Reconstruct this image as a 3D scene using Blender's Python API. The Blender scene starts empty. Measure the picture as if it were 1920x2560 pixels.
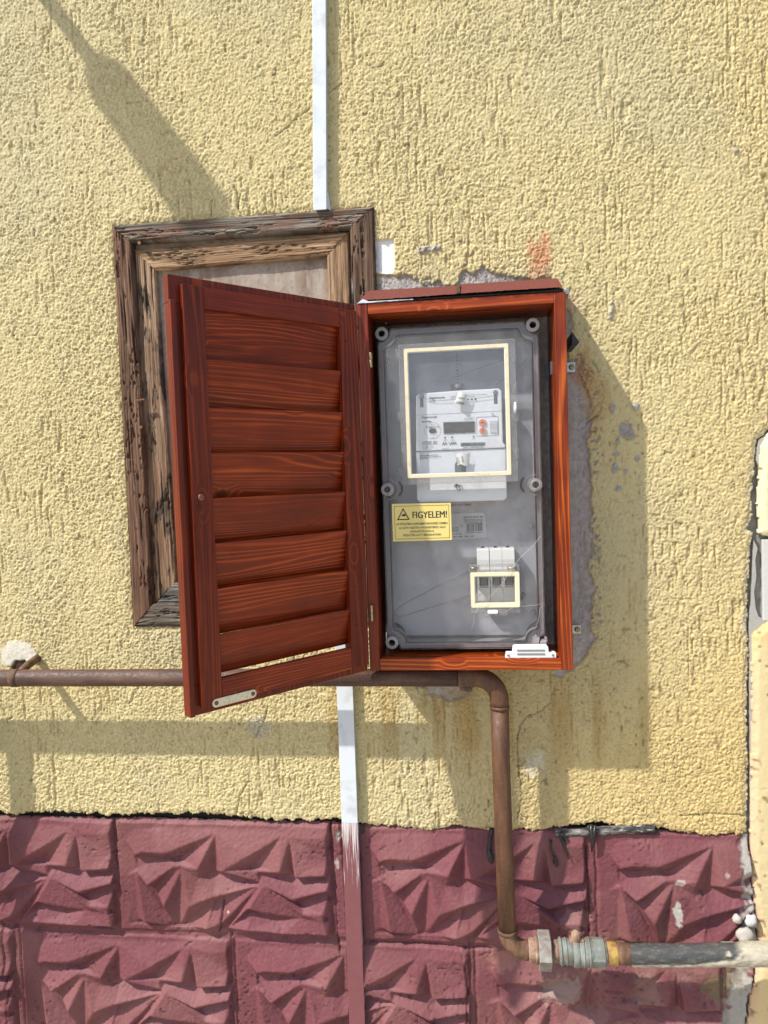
import bpy, bmesh, math, random
import numpy as np
from mathutils import Vector, Matrix, geometry
random.seed(7)
sc = bpy.context.scene
C = sc.collection
# ---------------------------------------------------------------- camera
F = 1800.0; D = 1.42; CZ = 1.45
YAW = math.radians(6.6); PIT = math.radians(-3.0); ROLL = 0.034
def cam_axes():
    cy, sy = math.cos(YAW), math.sin(YAW)
    fwd = Vector((-sy*math.cos(PIT), cy*math.cos(PIT), math.sin(PIT)))
    right = Vector((cy, sy, 0)); up = right.cross(fwd)
    c, s = math.cos(ROLL), math.sin(ROLL)
    return c*right - s*up, c*up + s*right, fwd
RT, UP, FW = cam_axes()
cam = bpy.data.cameras.new('camera'); camo = bpy.data.objects.new('camera', cam); C.objects.link(camo)
cam.sensor_fit = 'VERTICAL'; cam.sensor_height = 36; cam.lens = 36*F/2560
cam.clip_start = 0.02; cam.clip_end = 200
camo.matrix_world = Matrix(((RT.x, UP.x, -FW.x, 0), (RT.y, UP.y, -FW.y, -D), (RT.z, UP.z, -FW.z, CZ), (0, 0, 0, 1)))
sc.camera = camo
def P(px, py, y=0.0):
    """world point on the vertical plane at depth y seen at photograph pixel px, py"""
    d = FW*F + RT*(px-960) - UP*(py-1280)
    t = (y+D)/d.y
    return Vector((0, -D, CZ)) + d*t
def XZ(px, py, y=0.0):
    p = P(px, py, y); return (p.x, p.z)
# ---------------------------------------------------------------- sky, sun, exposure
SUNV = Vector((1.36, 1.0, -1.97)).normalized()
w = bpy.data.worlds.new('World'); sc.world = w; w.use_nodes = True
nt = w.node_tree; nt.nodes.clear()
sky = nt.nodes.new('ShaderNodeTexSky'); sky.sky_type = 'NISHITA'; sky.sun_disc = False
sky.sun_elevation = math.asin(-SUNV.z); sky.sun_rotation = math.atan2(-SUNV.x, -SUNV.y)
sky.air_density = 1.0; sky.dust_density = 1.5; sky.ozone_density = 1.0
bg = nt.nodes.new('ShaderNodeBackground'); bg.inputs[1].default_value = 0.14
wo = nt.nodes.new('ShaderNodeOutputWorld')
nt.links.new(sky.outputs[0], bg.inputs[0]); nt.links.new(bg.outputs[0], wo.inputs[0])
sl = bpy.data.lights.new('sun', 'SUN'); sl.energy = 4.3; sl.angle = math.radians(0.95); sl.color = (1.0, 0.955, 0.88)
so = bpy.data.objects.new('sun', sl); C.objects.link(so)
so.rotation_euler = SUNV.to_track_quat('-Z', 'Y').to_euler(); so.location = (-2, -2, 4)
sc.view_settings.view_transform = 'Standard'; sc.view_settings.look = 'None'
sc.view_settings.gamma = 1.0; sc.view_settings.exposure = 0.50
sc.cycles.max_bounces = 10; sc.cycles.transparent_max_bounces = 24
sc.cycles.caustics_reflective = False; sc.cycles.caustics_refractive = False

# ---------------------------------------------------------------- helpers
def tag(o, label=None, cat=None, group=None, kind=None):
    if label: o['label'] = label
    if cat: o['category'] = cat
    if group: o['group'] = group
    if kind: o['kind'] = kind
    return o
def thing(name, label, cat, loc=(0, 0, 0), group=None):
    o = bpy.data.objects.new(name, None); C.objects.link(o)
    o.location = loc; o.empty_display_size = 0.02
    return tag(o, label, cat, group)
def root_loc(o):
    v = Vector((0, 0, 0))
    while o is not None:
        v += o.location; o = o.parent
    return v
class MB:
    def __init__(s): s.v = []; s.f = []; s.m = []; s.sm = []
    def add(s, vs, fs, mi=0, smooth=False):
        k = len(s.v); s.v += [tuple(v) for v in vs]
        for f in fs:
            s.f.append([i+k for i in f]); s.m.append(mi); s.sm.append(smooth)
    def box(s, x0, x1, y0, y1, z0, z1, mi=0):
        if x0 > x1: x0, x1 = x1, x0
        if y0 > y1: y0, y1 = y1, y0
        if z0 > z1: z0, z1 = z1, z0
        vs = [(x0,y0,z0),(x1,y0,z0),(x1,y1,z0),(x0,y1,z0),(x0,y0,z1),(x1,y0,z1),(x1,y1,z1),(x0,y1,z1)]
        s.add(vs, [(0,3,2,1),(4,5,6,7),(0,1,5,4),(1,2,6,5),(2,3,7,6),(3,0,4,7)], mi)
    def obox(s, o, ax, ay, az, mi=0):
        """box from a corner and three edge vectors (right-handed)"""
        o, ax, ay, az = map(Vector, (o, ax, ay, az))
        vs = [o, o+ax, o+ax+ay, o+ay, o+az, o+ax+az, o+ax+ay+az, o+ay+az]
        s.add(vs, [(0,3,2,1),(4,5,6,7),(0,1,5,4),(1,2,6,5),(2,3,7,6),(3,0,4,7)], mi)
    def prism(s, pts, yf, yb, mi=0, caps=(True, True)):
        """polygon of (x,z) extruded from front yf (towards camera) to back yb"""
        n = len(pts)
        A = sum(pts[i][0]*pts[(i+1) % n][1]-pts[(i+1) % n][0]*pts[i][1] for i in range(n))
        if A < 0: pts = pts[::-1]
        vs = [(p[0], yf, p[1]) for p in pts]+[(p[0], yb, p[1]) for p in pts]
        fs = []
        if caps[0]: fs.append(tuple(range(n)))
        if caps[1]: fs.append(tuple(range(2*n-1, n-1, -1)))
        for i in range(n):
            j = (i+1) % n; fs.append((i, i+n, j+n, j))
        s.add(vs, fs, mi)
    def ring(s, po, pi, yf, yb, mi=0):
        """ring between outer and inner outline with equal vertex counts"""
        n = len(po)
        vs = [(p[0], yf, p[1]) for p in po]+[(p[0], yf, p[1]) for p in pi]+[(p[0], yb, p[1]) for p in po]+[(p[0], yb, p[1]) for p in pi]
        fs = []
        for i in range(n):
            j = (i+1) % n
            fs += [(i, j, n+j, n+i), (j, i, 2*n+i, 2*n+j), (n+i, n+j, 3*n+j, 3*n+i), (2*n+j, 2*n+i, 3*n+i, 3*n+j)]
        s.add(vs, fs, mi)
    def tube(s, pts, r, n=16, mi=0, caps=True, smooth=True):
        pts = [Vector(p) for p in pts]; rs = r if isinstance(r, (list, tuple)) else [r]*len(pts)
        vs = []; fs = []; t0 = (pts[1]-pts[0]).normalized()
        ref = Vector((0, 0, 1)) if abs(t0.z) < .9 else Vector((1, 0, 0))
        u = t0.cross(ref).normalized()
        for i, p in enumerate(pts):
            t = (pts[min(i+1, len(pts)-1)]-pts[max(i-1, 0)]).normalized()
            u = (u-t*u.dot(t)).normalized(); v = t.cross(u)
            for k in range(n):
                a = 2*math.pi*k/n; vs.append(p+(u*math.cos(a)+v*math.sin(a))*rs[i])
        for i in range(len(pts)-1):
            for k in range(n):
                k2 = (k+1) % n; fs.append((i*n+k, i*n+k2, (i+1)*n+k2, (i+1)*n+k))
        s.add(vs, fs, mi, smooth)
        if caps:
            b = len(s.v)-len(vs)
            s.f.append([b+k for k in range(n)][::-1]); s.m.append(mi); s.sm.append(False)
            s.f.append([b+(len(pts)-1)*n+k for k in range(n)]); s.m.append(mi); s.sm.append(False)
    def disc(s, c, r, yf, yb, n=24, mi=0, hole=0.0):
        o = [(c[0]+r*math.cos(2*math.pi*k/n), c[1]+r*math.sin(2*math.pi*k/n)) for k in range(n)]
        if hole:
            i = [(c[0]+hole*math.cos(2*math.pi*k/n), c[1]+hole*math.sin(2*math.pi*k/n)) for k in range(n)]
            s.ring(o, i, yf, yb, mi)
        else: s.prism(o, yf, yb, mi)
    def build(s, name, mats, parent=None, bevel=0.0, seg=2):
        me = bpy.data.meshes.new(name)
        off = root_loc(parent) if parent else Vector((0, 0, 0))
        me.from_pydata([(v[0]-off.x, v[1]-off.y, v[2]-off.z) for v in s.v], [], s.f)
        if not isinstance(mats, (list, tuple)): mats = [mats]
        for m in mats: me.materials.append(m)
        me.polygons.foreach_set('material_index', s.m); me.polygons.foreach_set('use_smooth', s.sm)
        me.validate(); me.update()
        o = bpy.data.objects.new(name, me); C.objects.link(o)
        if parent: o.parent = parent
        if bevel:
            b = o.modifiers.new('bevel', 'BEVEL'); b.width = bevel; b.segments = seg; b.limit_method = 'ANGLE'; b.angle_limit = math.radians(40)
            b.harden_normals = False
        return o
def text_into(mb, txt, x, z, y, h, width=None, mi=0, bold=0.0, align='LEFT', rot=0.0):
    cu = bpy.data.curves.new('t', 'FONT'); cu.body = txt; cu.size = 1.0; cu.offset = bold; cu.resolution_u = 3
    o = bpy.data.objects.new('t', cu); C.objects.link(o)
    dg = bpy.context.evaluated_depsgraph_get(); dg.update()
    me = bpy.data.meshes.new_from_object(o.evaluated_get(dg))
    co = [v.co.copy() for v in me.vertices]; fs = [tuple(p.vertices) for p in me.polygons]
    bpy.data.objects.remove(o); bpy.data.meshes.remove(me); bpy.data.curves.remove(cu)
    if co:
        xa = min(c.x for c in co); xb = max(c.x for c in co)
        sy = h/0.73; sx = (width/(xb-xa)) if width else sy
        ox = {'LEFT': 0, 'CENTER': -(xb-xa)*sx/2, 'RIGHT': -(xb-xa)*sx}[align]
        cr, sr = math.cos(rot), math.sin(rot)
        vs = []
        for c in co:
            a = (c.x-xa)*sx+ox; b = c.y*sy
            vs.append((x+a*cr-b*sr, y, z+a*sr+b*cr))
        mb.add(vs, fs, mi)

# ---- numpy noise
def _h(i, j, s):
    i = i.astype(np.int64); j = j.astype(np.int64)
    n = (i*374761393 + j*668265263 + s*1442695041) & 0x7fffffff
    n = ((n ^ (n >> 13))*1274126177) & 0x7fffffff
    n = (n ^ (n >> 16)) & 0xffffff
    return n/float(0xffffff)
def vn(x, y, s=0):
    xi = np.floor(x); yi = np.floor(y); fx = x-xi; fy = y-yi
    fx = fx*fx*fx*(fx*(fx*6-15)+10); fy = fy*fy*fy*(fy*(fy*6-15)+10)
    a = _h(xi, yi, s); b = _h(xi+1, yi, s); c = _h(xi, yi+1, s); d = _h(xi+1, yi+1, s)
    return (a*(1-fx)+b*fx)*(1-fy)+(c*(1-fx)+d*fx)*fy
def fbm(x, y, s=0, o=4, g=0.5):
    t = 0; a = 1; n = 0
    ca, sa = 0.8, 0.6
    for k in range(o):
        t = t+a*vn(x, y, s+k*17); n += a; a *= g
        x, y = (ca*x-sa*y)*2.03+3.1, (sa*x+ca*y)*2.03+7.7
    return t/n
def ss(a, b, x):
    t = np.clip((x-a)/(b-a), 0, 1); return t*t*(3-2*t)
def mix(a, b, t):
    return a*(1-t[..., None])+np.asarray(b)*t[..., None]
def segdist(X, Z, pts):
    d = np.full(X.shape, 1e9)
    for (ax, az), (bx, bz) in zip(pts[:-1], pts[1:]):
        vx, vz = bx-ax, bz-az; t = np.clip(((X-ax)*vx+(Z-az)*vz)/(vx*vx+vz*vz+1e-12), 0, 1)
        d = np.minimum(d, np.hypot(X-ax-t*vx, Z-az-t*vz))
    return d
def inpoly(X, Z, pts):
    r = np.zeros(X.shape, bool); n = len(pts)
    for i in range(n):
        x1, z1 = pts[i]; x2, z2 = pts[(i+1) % n]
        if z1 == z2: continue
        c = ((z1 > Z) != (z2 > Z)) & (X < (x2-x1)*(Z-z1)/(z2-z1)+x1); r ^= c
    return r
def polyfield(X, Z, pts):
    """signed distance, positive inside"""
    d = segdist(X, Z, list(pts)+[pts[0]]); return np.where(inpoly(X, Z, pts), d, -d)
def grid_mesh(name, X, Y, Z, col, mat, parent, keep=None, skirt=None):
    """structured grid (rows=z, cols=x) to a mesh with point colours; keep masks cells; skirt = depth of the turned edge"""
    nz, nx = X.shape
    off = root_loc(parent) if parent else Vector((0, 0, 0))
    V = np.stack([X-off.x, Y-off.y, Z-off.z], -1).reshape(-1, 3)
    idx = np.arange(nz*nx).reshape(nz, nx)
    q = np.stack([idx[:-1, :-1], idx[:-1, 1:], idx[1:, 1:], idx[1:, :-1]], -1)
    if keep is None: keep = np.ones((nz-1, nx-1), bool)
    Q = q[keep]
    colf = col.reshape(-1, 3)
    if skirt is not None:
        kp = np.zeros((nz+1, nx+1), bool); kp[1:-1, 1:-1] = keep
        kk = kp[1:-1, 1:-1]; ed = []
        m = kk & ~kp[:-2, 1:-1]; ed.append(q[m][:, [0, 1]])
        m = kk & ~kp[2:, 1:-1]; ed.append(q[m][:, [2, 3]])
        m = kk & ~kp[1:-1, :-2]; ed.append(q[m][:, [3, 0]])
        m = kk & ~kp[1:-1, 2:]; ed.append(q[m][:, [1, 2]])
        E = np.concatenate(ed)
        u = np.unique(E); mp = {}
        mp = np.full(nz*nx, -1); mp[u] = len(V)+np.arange(len(u))
        nv = V[u].copy(); nv[:, 1] = skirt-off.y
        V = np.concatenate([V, nv]); colf = np.concatenate([colf, colf[u]*0.75])
        Q = np.concatenate([Q, np.stack([E[:, 1], E[:, 0], mp[E[:, 0]], mp[E[:, 1]]], -1)])
    used = np.zeros(len(V), bool); used[Q.ravel()] = True
    rm = np.cumsum(used)-1; V = V[used]; colf = colf[used]; Q = rm[Q]
    me = bpy.data.meshes.new(name)
    me.vertices.add(len(V)); me.vertices.foreach_set('co', V.astype(np.float32).ravel())
    me.loops.add(Q.size); me.loops.foreach_set('vertex_index', Q.astype(np.int32).ravel())
    me.polygons.add(len(Q)); me.polygons.foreach_set('loop_start', np.arange(0, Q.size, 4, dtype=np.int32))
    me.polygons.foreach_set('loop_total', np.full(len(Q), 4, dtype=np.int32))
    me.polygons.foreach_set('use_smooth', np.ones(len(Q), bool))
    ca = me.color_attributes.new('Col', 'FLOAT_COLOR', 'POINT')
    ca.data.foreach_set('color', np.concatenate([np.clip(colf, 0, 1), np.ones((len(colf), 1))], 1).astype(np.float32).ravel())
    me.materials.append(mat); me.update(calc_edges=True); me.validate()
    o = bpy.data.objects.new(name, me); C.objects.link(o)
    if parent: o.parent = parent
    return o

# ---- materials
def newmat(name):
    m = bpy.data.materials.new(name); m.use_nodes = True; nt = m.node_tree
    return m, nt, nt.nodes['Principled BSDF']
def N(nt, t, **kw):
    n = nt.nodes.new(t)
    for k, v in kw.items(): setattr(n, k, v)
    return n
def noise(nt, vec, scale, detail=3, rough=.5, dist=0.0):
    n = N(nt, 'ShaderNodeTexNoise'); n.inputs['Scale'].default_value = scale; n.inputs['Detail'].default_value = detail
    n.inputs['Roughness'].default_value = rough; n.inputs['Distortion'].default_value = dist
    if vec is not None: nt.links.new(vec, n.inputs['Vector'])
    return n.outputs['Fac']
def mapping(nt, vec, scale=(1, 1, 1), loc=(0, 0, 0)):
    m = N(nt, 'ShaderNodeMapping'); m.inputs['Scale'].default_value = scale; m.inputs['Location'].default_value = loc
    nt.links.new(vec, m.inputs['Vector']); return m.outputs[0]
def ramp(nt, fac, stops, interp='LINEAR'):
    r = N(nt, 'ShaderNodeValToRGB'); cr = r.color_ramp; cr.interpolation = interp
    while len(cr.elements) < len(stops): cr.elements.new(.5)
    for e, (p, c) in zip(cr.elements, stops):
        e.position = p; e.color = (c[0], c[1], c[2], 1) if not isinstance(c, (int, float)) else (c, c, c, 1)
    nt.links.new(fac, r.inputs[0]); return r.outputs[0]
def mixc(nt, fac, a, b, mode='MIX'):
    m = N(nt, 'ShaderNodeMix', data_type='RGBA', blend_type=mode)
    for s, v in ((m.inputs[0], fac), (m.inputs[6], a), (m.inputs[7], b)):
        if isinstance(v, (int, float)): s.default_value = v
        elif isinstance(v, tuple): s.default_value = (*v, 1)
        else: nt.links.new(v, s)
    return m.outputs[2]
def math_(nt, op, a, b=None):
    m = N(nt, 'ShaderNodeMath', operation=op)
    for s, v in zip(m.inputs, (a, b)):
        if v is None: continue
        if isinstance(v, (int, float)): s.default_value = v
        else: nt.links.new(v, s)
    return m.outputs[0]
def bump(nt, bs, h, strength=.3, dist=.001):
    b = N(nt, 'ShaderNodeBump'); b.inputs['Strength'].default_value = strength; b.inputs['Distance'].default_value = dist
    nt.links.new(h, b.inputs['Height']); nt.links.new(b.outputs[0], bs.inputs['Normal'])
def objco(nt, random_off=True):
    t = N(nt, 'ShaderNodeTexCoord')
    if not random_off: return t.outputs['Object']
    oi = N(nt, 'ShaderNodeObjectInfo'); v = N(nt, 'ShaderNodeVectorMath', operation='ADD')
    s = N(nt, 'ShaderNodeVectorMath', operation='SCALE'); s.inputs[3].default_value = 13.0
    cx = N(nt, 'ShaderNodeCombineXYZ')
    for i in range(3): nt.links.new(oi.outputs['Random'], cx.inputs[i])
    nt.links.new(cx.outputs[0], s.inputs[0]); nt.links.new(t.outputs['Object'], v.inputs[0]); nt.links.new(s.outputs[0], v.inputs[1])
    return v.outputs[0]
def simple(name, col, rough=.5, metal=0.0, var=.12, vscale=40, bmp=0.0, bscale=300, dirt=None, dirt_col=(.2, .16, .12), coat=0.0, spec=.5):
    m, nt, bs = newmat(name); co = objco(nt)
    f = noise(nt, co, vscale, 4, .6)
    c = mixc(nt, f, tuple(x*(1-var) for x in col), tuple(min(1, x*(1+var)) for x in col))
    if dirt:
        d = ramp(nt, noise(nt, co, dirt, 5, .65), [(.52, 0.0), (.7, 1.0)])
        c = mixc(nt, math_(nt, 'MULTIPLY', d, .7), c, dirt_col)
    nt.links.new(c, bs.inputs['Base Color'])
    rr = ramp(nt, noise(nt, co, vscale*2, 3), [(.3, max(0, rough-.1)), (.7, min(1, rough+.1))])
    nt.links.new(rr, bs.inputs['Roughness']); bs.inputs['Metallic'].default_value = metal
    bs.inputs['Coat Weight'].default_value = coat; bs.inputs['Specular IOR Level'].default_value = spec
    if bmp: bump(nt, bs, noise(nt, co, bscale, 4, .6), bmp, .0008)
    return m
def vcol_mat(name, rough=.85, bscale=900, bs_=.35, var=.15, gscale=500, spec=.3, coat=0.0):
    m, nt, bs = newmat(name); co = objco(nt, False)
    a = N(nt, 'ShaderNodeAttribute', attribute_name='Col')
    f = noise(nt, co, gscale, 3, .6)
    c = mixc(nt, 1.0, a.outputs['Color'], ramp(nt, f, [(.25, 1-var), (.75, 1+var*.4)]), 'MULTIPLY')
    nt.links.new(c, bs.inputs['Base Color']); bs.inputs['Roughness'].default_value = rough
    bs.inputs['Specular IOR Level'].default_value = spec; bs.inputs['Coat Weight'].default_value = coat
    bump(nt, bs, noise(nt, co, bscale, 3, .6), bs_, .0008)
    return m
def wood(name, axis, dark, mid, light, rough=.38, coat=.08, knots=True, sc_=1.0):
    """varnished pine: grain runs along axis; cathedral rings bend round knots"""
    m, nt, bs = newmat(name); co = objco(nt)
    st = {'X': (1.5, 24, 24), 'Z': (24, 24, 1.5), 'U': (1.7, 1.7, 26)}[axis]
    st = tuple(s*sc_ for s in st)
    v = mapping(nt, co, st)
    low = noise(nt, v, .9, 1.5, .4, .15)
    kst = {'X': (7, 14, 14), 'Z': (14, 14, 7), 'U': (7, 7, 14)}[axis]
    kv = mapping(nt, co, kst)
    vo = N(nt, 'ShaderNodeTexVoronoi'); vo.inputs['Scale'].default_value = 1.0; nt.links.new(kv, vo.inputs['Vector'])
    kd = vo.outputs['Distance']
    sxr = N(nt, 'ShaderNodeSeparateXYZ'); nt.links.new(vo.outputs['Color'], sxr.inputs[0])
    sel = ramp(nt, sxr.outputs[0], [(.42, 0.0), (.46, 1.0)])
    kn = math_(nt, 'MULTIPLY', ramp(nt, kd, [(0.0, 1.0), (.10, .45), (.26, 0.0)]), sel)
    sa = N(nt, 'ShaderNodeSeparateXYZ'); nt.links.new(co, sa.inputs[0])
    acr = sa.outputs[2] if axis in 'XU' else sa.outputs[0]
    wob = math_(nt, 'ADD', math_(nt, 'MULTIPLY', low, .085), math_(nt, 'MULTIPLY', kn, .030 if knots else 0.0))
    tot = math_(nt, 'ADD', acr, wob)
    rings = math_(nt, 'SINE', math_(nt, 'MULTIPLY', tot, 760.0 if axis != 'Z' else 820.0))
    rings = math_(nt, 'ADD', math_(nt, 'MULTIPLY', rings, .5), .5)
    fst = {'X': (8, 300, 300), 'Z': (300, 300, 8), 'U': (8, 8, 300)}[axis]
    fib = noise(nt, mapping(nt, co, fst), 1.0, 3, .6)
    blot = noise(nt, co, 9, 3, .55)
    g = math_(nt, 'ADD', math_(nt, 'MULTIPLY', math_(nt, 'POWER', rings, 4.0), ramp(nt, noise(nt, v, .55, 2), [(.38, .03), (.62, .34)])), math_(nt, 'ADD', math_(nt, 'MULTIPLY', fib, .55), math_(nt, 'MULTIPLY', blot, .36)))
    c = ramp(nt, g, [(.22, dark), (.50, mid), (.95, light)])
    if knots:
        ks = ramp(nt, math_(nt, 'ADD', kd, math_(nt, 'MULTIPLY', noise(nt, co, 160, 2), .05)), [(.070, 1.0), (.12, 0.0)])
        c = mixc(nt, math_(nt, 'MULTIPLY', math_(nt, 'MULTIPLY', ks, sel), .7), c, tuple(x*.45 for x in dark))
    nt.links.new(c, bs.inputs['Base Color'])
    nt.links.new(ramp(nt, fib, [(.3, rough-.08), (.7, rough+.14)]), bs.inputs['Roughness'])
    bs.inputs['Coat Weight'].default_value = coat; bs.inputs['Coat Roughness'].default_value = .25; bs.inputs['Specular IOR Level'].default_value = .28
    bump(nt, bs, math_(nt, 'ADD', fib, math_(nt, 'MULTIPLY', rings, .35)), .35, .0005)
    return m
def clear(name, tint=(.92, .93, .95), dust=.10, gloss=1.0, haze_col=(.62, .6, .6), dscale=30, edge=0.0):
    """aged clear polycarbonate: see-through with a fresnel reflection, fine dust and scratches"""
    m, nt, bs = newmat(name); nt.nodes.remove(bs); out = nt.nodes['Material Output']
    co = objco(nt)
    tr = N(nt, 'ShaderNodeBsdfTransparent'); tr.inputs[0].default_value = (*tint, 1)
    gl = N(nt, 'ShaderNodeBsdfGlossy'); gl.inputs['Roughness'].default_value = .12
    fr = N(nt, 'ShaderNodeFresnel'); ge = N(nt, 'ShaderNodeNewGeometry')
    nt.links.new(math_(nt, 'SUBTRACT', 1.5, math_(nt, 'MULTIPLY', ge.outputs['Backfacing'], 1.5-1/1.5)), fr.inputs[0])
    df = N(nt, 'ShaderNodeBsdfDiffuse'); df.inputs[0].default_value = (*haze_col, 1)
    mx = N(nt, 'ShaderNodeMixShader'); nt.links.new(math_(nt, 'MULTIPLY', fr.outputs[0], gloss), mx.inputs[0])
    nt.links.new(tr.outputs[0], mx.inputs[1]); nt.links.new(gl.outputs[0], mx.inputs[2])
    sp = ramp(nt, noise(nt, co, 700, 2, .7), [(.70, 0.0), (.78, 1.0)])
    cl = ramp(nt, noise(nt, co, dscale, 5, .65), [(.35, dust*.45), (.75, dust*1.6)])
    scr = ramp(nt, noise(nt, mapping(nt, co, (1, 1, .35)), 60, 2, .5, 2.5), [(.495, 0.0), (.5, 1.0), (.505, 0.0)])
    scm = ramp(nt, noise(nt, co, 12, 2), [(.52, 0.0), (.62, 1.0)])
    d = math_(nt, 'ADD', cl, math_(nt, 'ADD', math_(nt, 'MULTIPLY', sp, .35*min(1, dust*6)), math_(nt, 'MULTIPLY', math_(nt, 'MULTIPLY', scr, scm), .16)))
    mx2 = N(nt, 'ShaderNodeMixShader'); nt.links.new(math_(nt, 'MINIMUM', math_(nt, 'ADD', d, edge), .95), mx2.inputs[0])
    nt.links.new(mx.outputs[0], mx2.inputs[1]); nt.links.new(df.outputs[0], mx2.inputs[2])
    nt.links.new(mx2.outputs[0], out.inputs[0])
    return m

M = {}
M['plaster'] = vcol_mat('plaster', .9, 900, 1.0, .20, 800, .2)
M['concrete'] = vcol_mat('painted_concrete', .6, 900, .5, .10, 350, .35)
M['oldwood'] = vcol_mat('weathered_wood', .85, 1500, .35, .2, 900, .25)
RD, RM, RL = (.042, .0050, .0018), (.140, .015, .0028), (.34, .052, .008)
M['wx'] = wood('varnished_wood_across', 'X', RD, RM, RL)
M['wz'] = wood('varnished_wood_upright', 'Z', RD, RM, RL)
M['wu'] = wood('varnished_wood_door', 'U', (.060, .0065, .002), (.200, .021, .0030), (.50, .090, .012))
M['wz_sun'] = wood('varnished_wood_sunlit', 'Z', (.060, .007, .0022), (.185, .024, .004), (.58, .14, .022), rough=.28, sc_=.7)  # orange copy for the sunlit boards; the sun's tone is put into the colour
M['wx_sun'] = wood('varnished_wood_sunlit_across', 'X', (.080, .010, .003), (.26, .038, .006), (.56, .13, .020), rough=.28, sc_=.7)  # same sunlit tone in the colour, grain running across
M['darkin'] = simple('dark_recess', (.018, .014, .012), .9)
M['pvc'] = simple('white_plastic', (.60, .645, .69), .38, var=.03, vscale=12, dirt=26, dirt_col=(.42, .44, .45))
M['grey'] = simple('grey_plastic', (.30, .305, .335), .45, var=.07, vscale=8, bmp=.06, bscale=900, dirt=22, dirt_col=(.25, .24, .25))
M['greyd'] = simple('grey_plastic_edge', (.25, .24, .25), .5, var=.1, vscale=20, dirt=40, dirt_col=(.2, .17, .16))
M['boss'] = simple('grey_boss', (.36, .33, .33), .45, var=.08, dirt=60, dirt_col=(.22, .18, .16))
M['black'] = simple('black', (.012, .012, .013), .5, var=.2)
M['ink'] = simple('black_ink', (.02, .02, .022), .6, var=.05)
M['inkgrey'] = simple('grey_ink', (.10, .105, .12), .6, var=.05)
M['meter'] = simple('meter_white', (.72, .74, .77), .38, var=.03, vscale=15, dirt=30, dirt_col=(.56, .575, .60))
M['meterg'] = simple('meter_dark_grey', (.16, .17, .18), .5)  # dark grey for case seams, screw rim and print
M['lcd'] = simple('lcd', (.045, .048, .046), .25, var=.25, vscale=300)
M['orange'] = simple('orange_button', (.66, .20, .12), .4, var=.05)
M['cream'] = simple('cream_gasket', (.70, .62, .43), .5, var=.07, vscale=25, dirt=50, dirt_col=(.5, .42, .28))
M['creamy'] = simple('yellowish_gasket', (.70, .66, .47), .45, var=.06, vscale=25)
M['yel'] = simple('sticker_yellow', (.72, .59, .20), .3, var=.08, vscale=14, coat=.3)
M['label'] = simple('silver_label', (.40, .41, .43), .4, var=.06)
M['tag'] = simple('tag_paper', (.72, .72, .68), .5, var=.06)
M['steel'] = simple('zinc_steel', (.40, .41, .41), .32, 1.0, var=.15, vscale=200, bmp=.1, bscale=600)
M['brass'] = simple('brass', (.42, .33, .19), .35, 1.0, var=.15, vscale=200)
M['rustscrew'] = simple('rusty_screw', (.22, .10, .06), .5, .7, var=.3, vscale=400)
M['nickel'] = simple('strike_plate_metal', (.66, .64, .52), .38, .8, var=.1, vscale=90, dirt=90, dirt_col=(.35, .3, .2))
M['clear'] = clear('clear_cover', tint=(.97, .975, .98), dust=.105, gloss=.7)
M['pane'] = clear('clear_window', tint=(.98, .985, .99), dust=.012, dscale=45, gloss=.7)
M['cleart'] = clear('clear_cover_edge', tint=(.90, .90, .90), dust=.09, edge=.035, gloss=.5)
M['web'] = simple('cobweb', (.5, .48, .46), .8)
M['wire'] = simple('wire', (.10, .10, .11), .4, .6)
M['whitep'] = simple('catch_white', (.82, .84, .86), .35, var=.02)
M['foam'] = simple('foam', (.52, .515, .49), .7, var=.08, vscale=90, bmp=.5, bscale=200)
M['tar'] = simple('bitumen', (.016, .015, .015), .42, var=.4, vscale=60, bmp=.8, bscale=120)
M['mortar'] = simple('mortar', (.30, .285, .265), .9, var=.25, vscale=60, bmp=.8, bscale=350, dirt=30, dirt_col=(.16, .14, .12))
M['felt'] = simple('shingle', (.155, .045, .034), .9, var=.35, vscale=700, bmp=1.0, bscale=1100, spec=.2)
M['pebble'] = simple('stone', (.40, .37, .33), .8, var=.2, vscale=60, bmp=.6, bscale=200)
def pipe_mat(name, cols, axis_scale=(30, 30, 30), rough=.45, spots=(.34, .22, .12)):
    m, nt, bs = newmat(name); co = objco(nt, False)
    v = mapping(nt, co, axis_scale)
    f = noise(nt, v, 1.0, 5, .65)
    c = ramp(nt, f, [(.32, cols[0]), (.52, cols[1]), (.72, cols[2])])
    s = ramp(nt, noise(nt, co, 260, 3, .6), [(.66, 0.0), (.72, 1.0)])
    c = mixc(nt, math_(nt, 'MULTIPLY', s, .6), c, spots)
    nt.links.new(c, bs.inputs['Base Color'])
    nt.links.new(ramp(nt, noise(nt, co, 120, 4), [(.3, rough-.02), (.7, min(1, rough+.3))]), bs.inputs['Roughness'])
    bump(nt, bs, noise(nt, co, 300, 4, .65), .7, .0012)
    return m
M['gasH'] = pipe_mat('brown_pipe', ((.052, .026, .018), (.092, .046, .031), (.150, .085, .058)), (12, 60, 60))
M['gasV'] = pipe_mat('brown_pipe_upright', ((.060, .026, .013), (.108, .047, .021), (.17, .085, .040)), (60, 60, 10))
M['joint'] = pipe_mat('rusty_joint', ((.12, .06, .035), (.27, .165, .11), (.40, .29, .22)), (60, 60, 60), .6)
M['zinc'] = pipe_mat('worn_zinc', ((.20, .12, .08), (.24, .23, .21), (.33, .31, .28)), (50, 50, 50), .5, (.30, .18, .10))
M['teal'] = pipe_mat('oxidised_valve', ((.16, .13, .10), (.17, .19, .17), (.30, .30, .27)), (40, 40, 40), .5, (.33, .22, .14))
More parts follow.
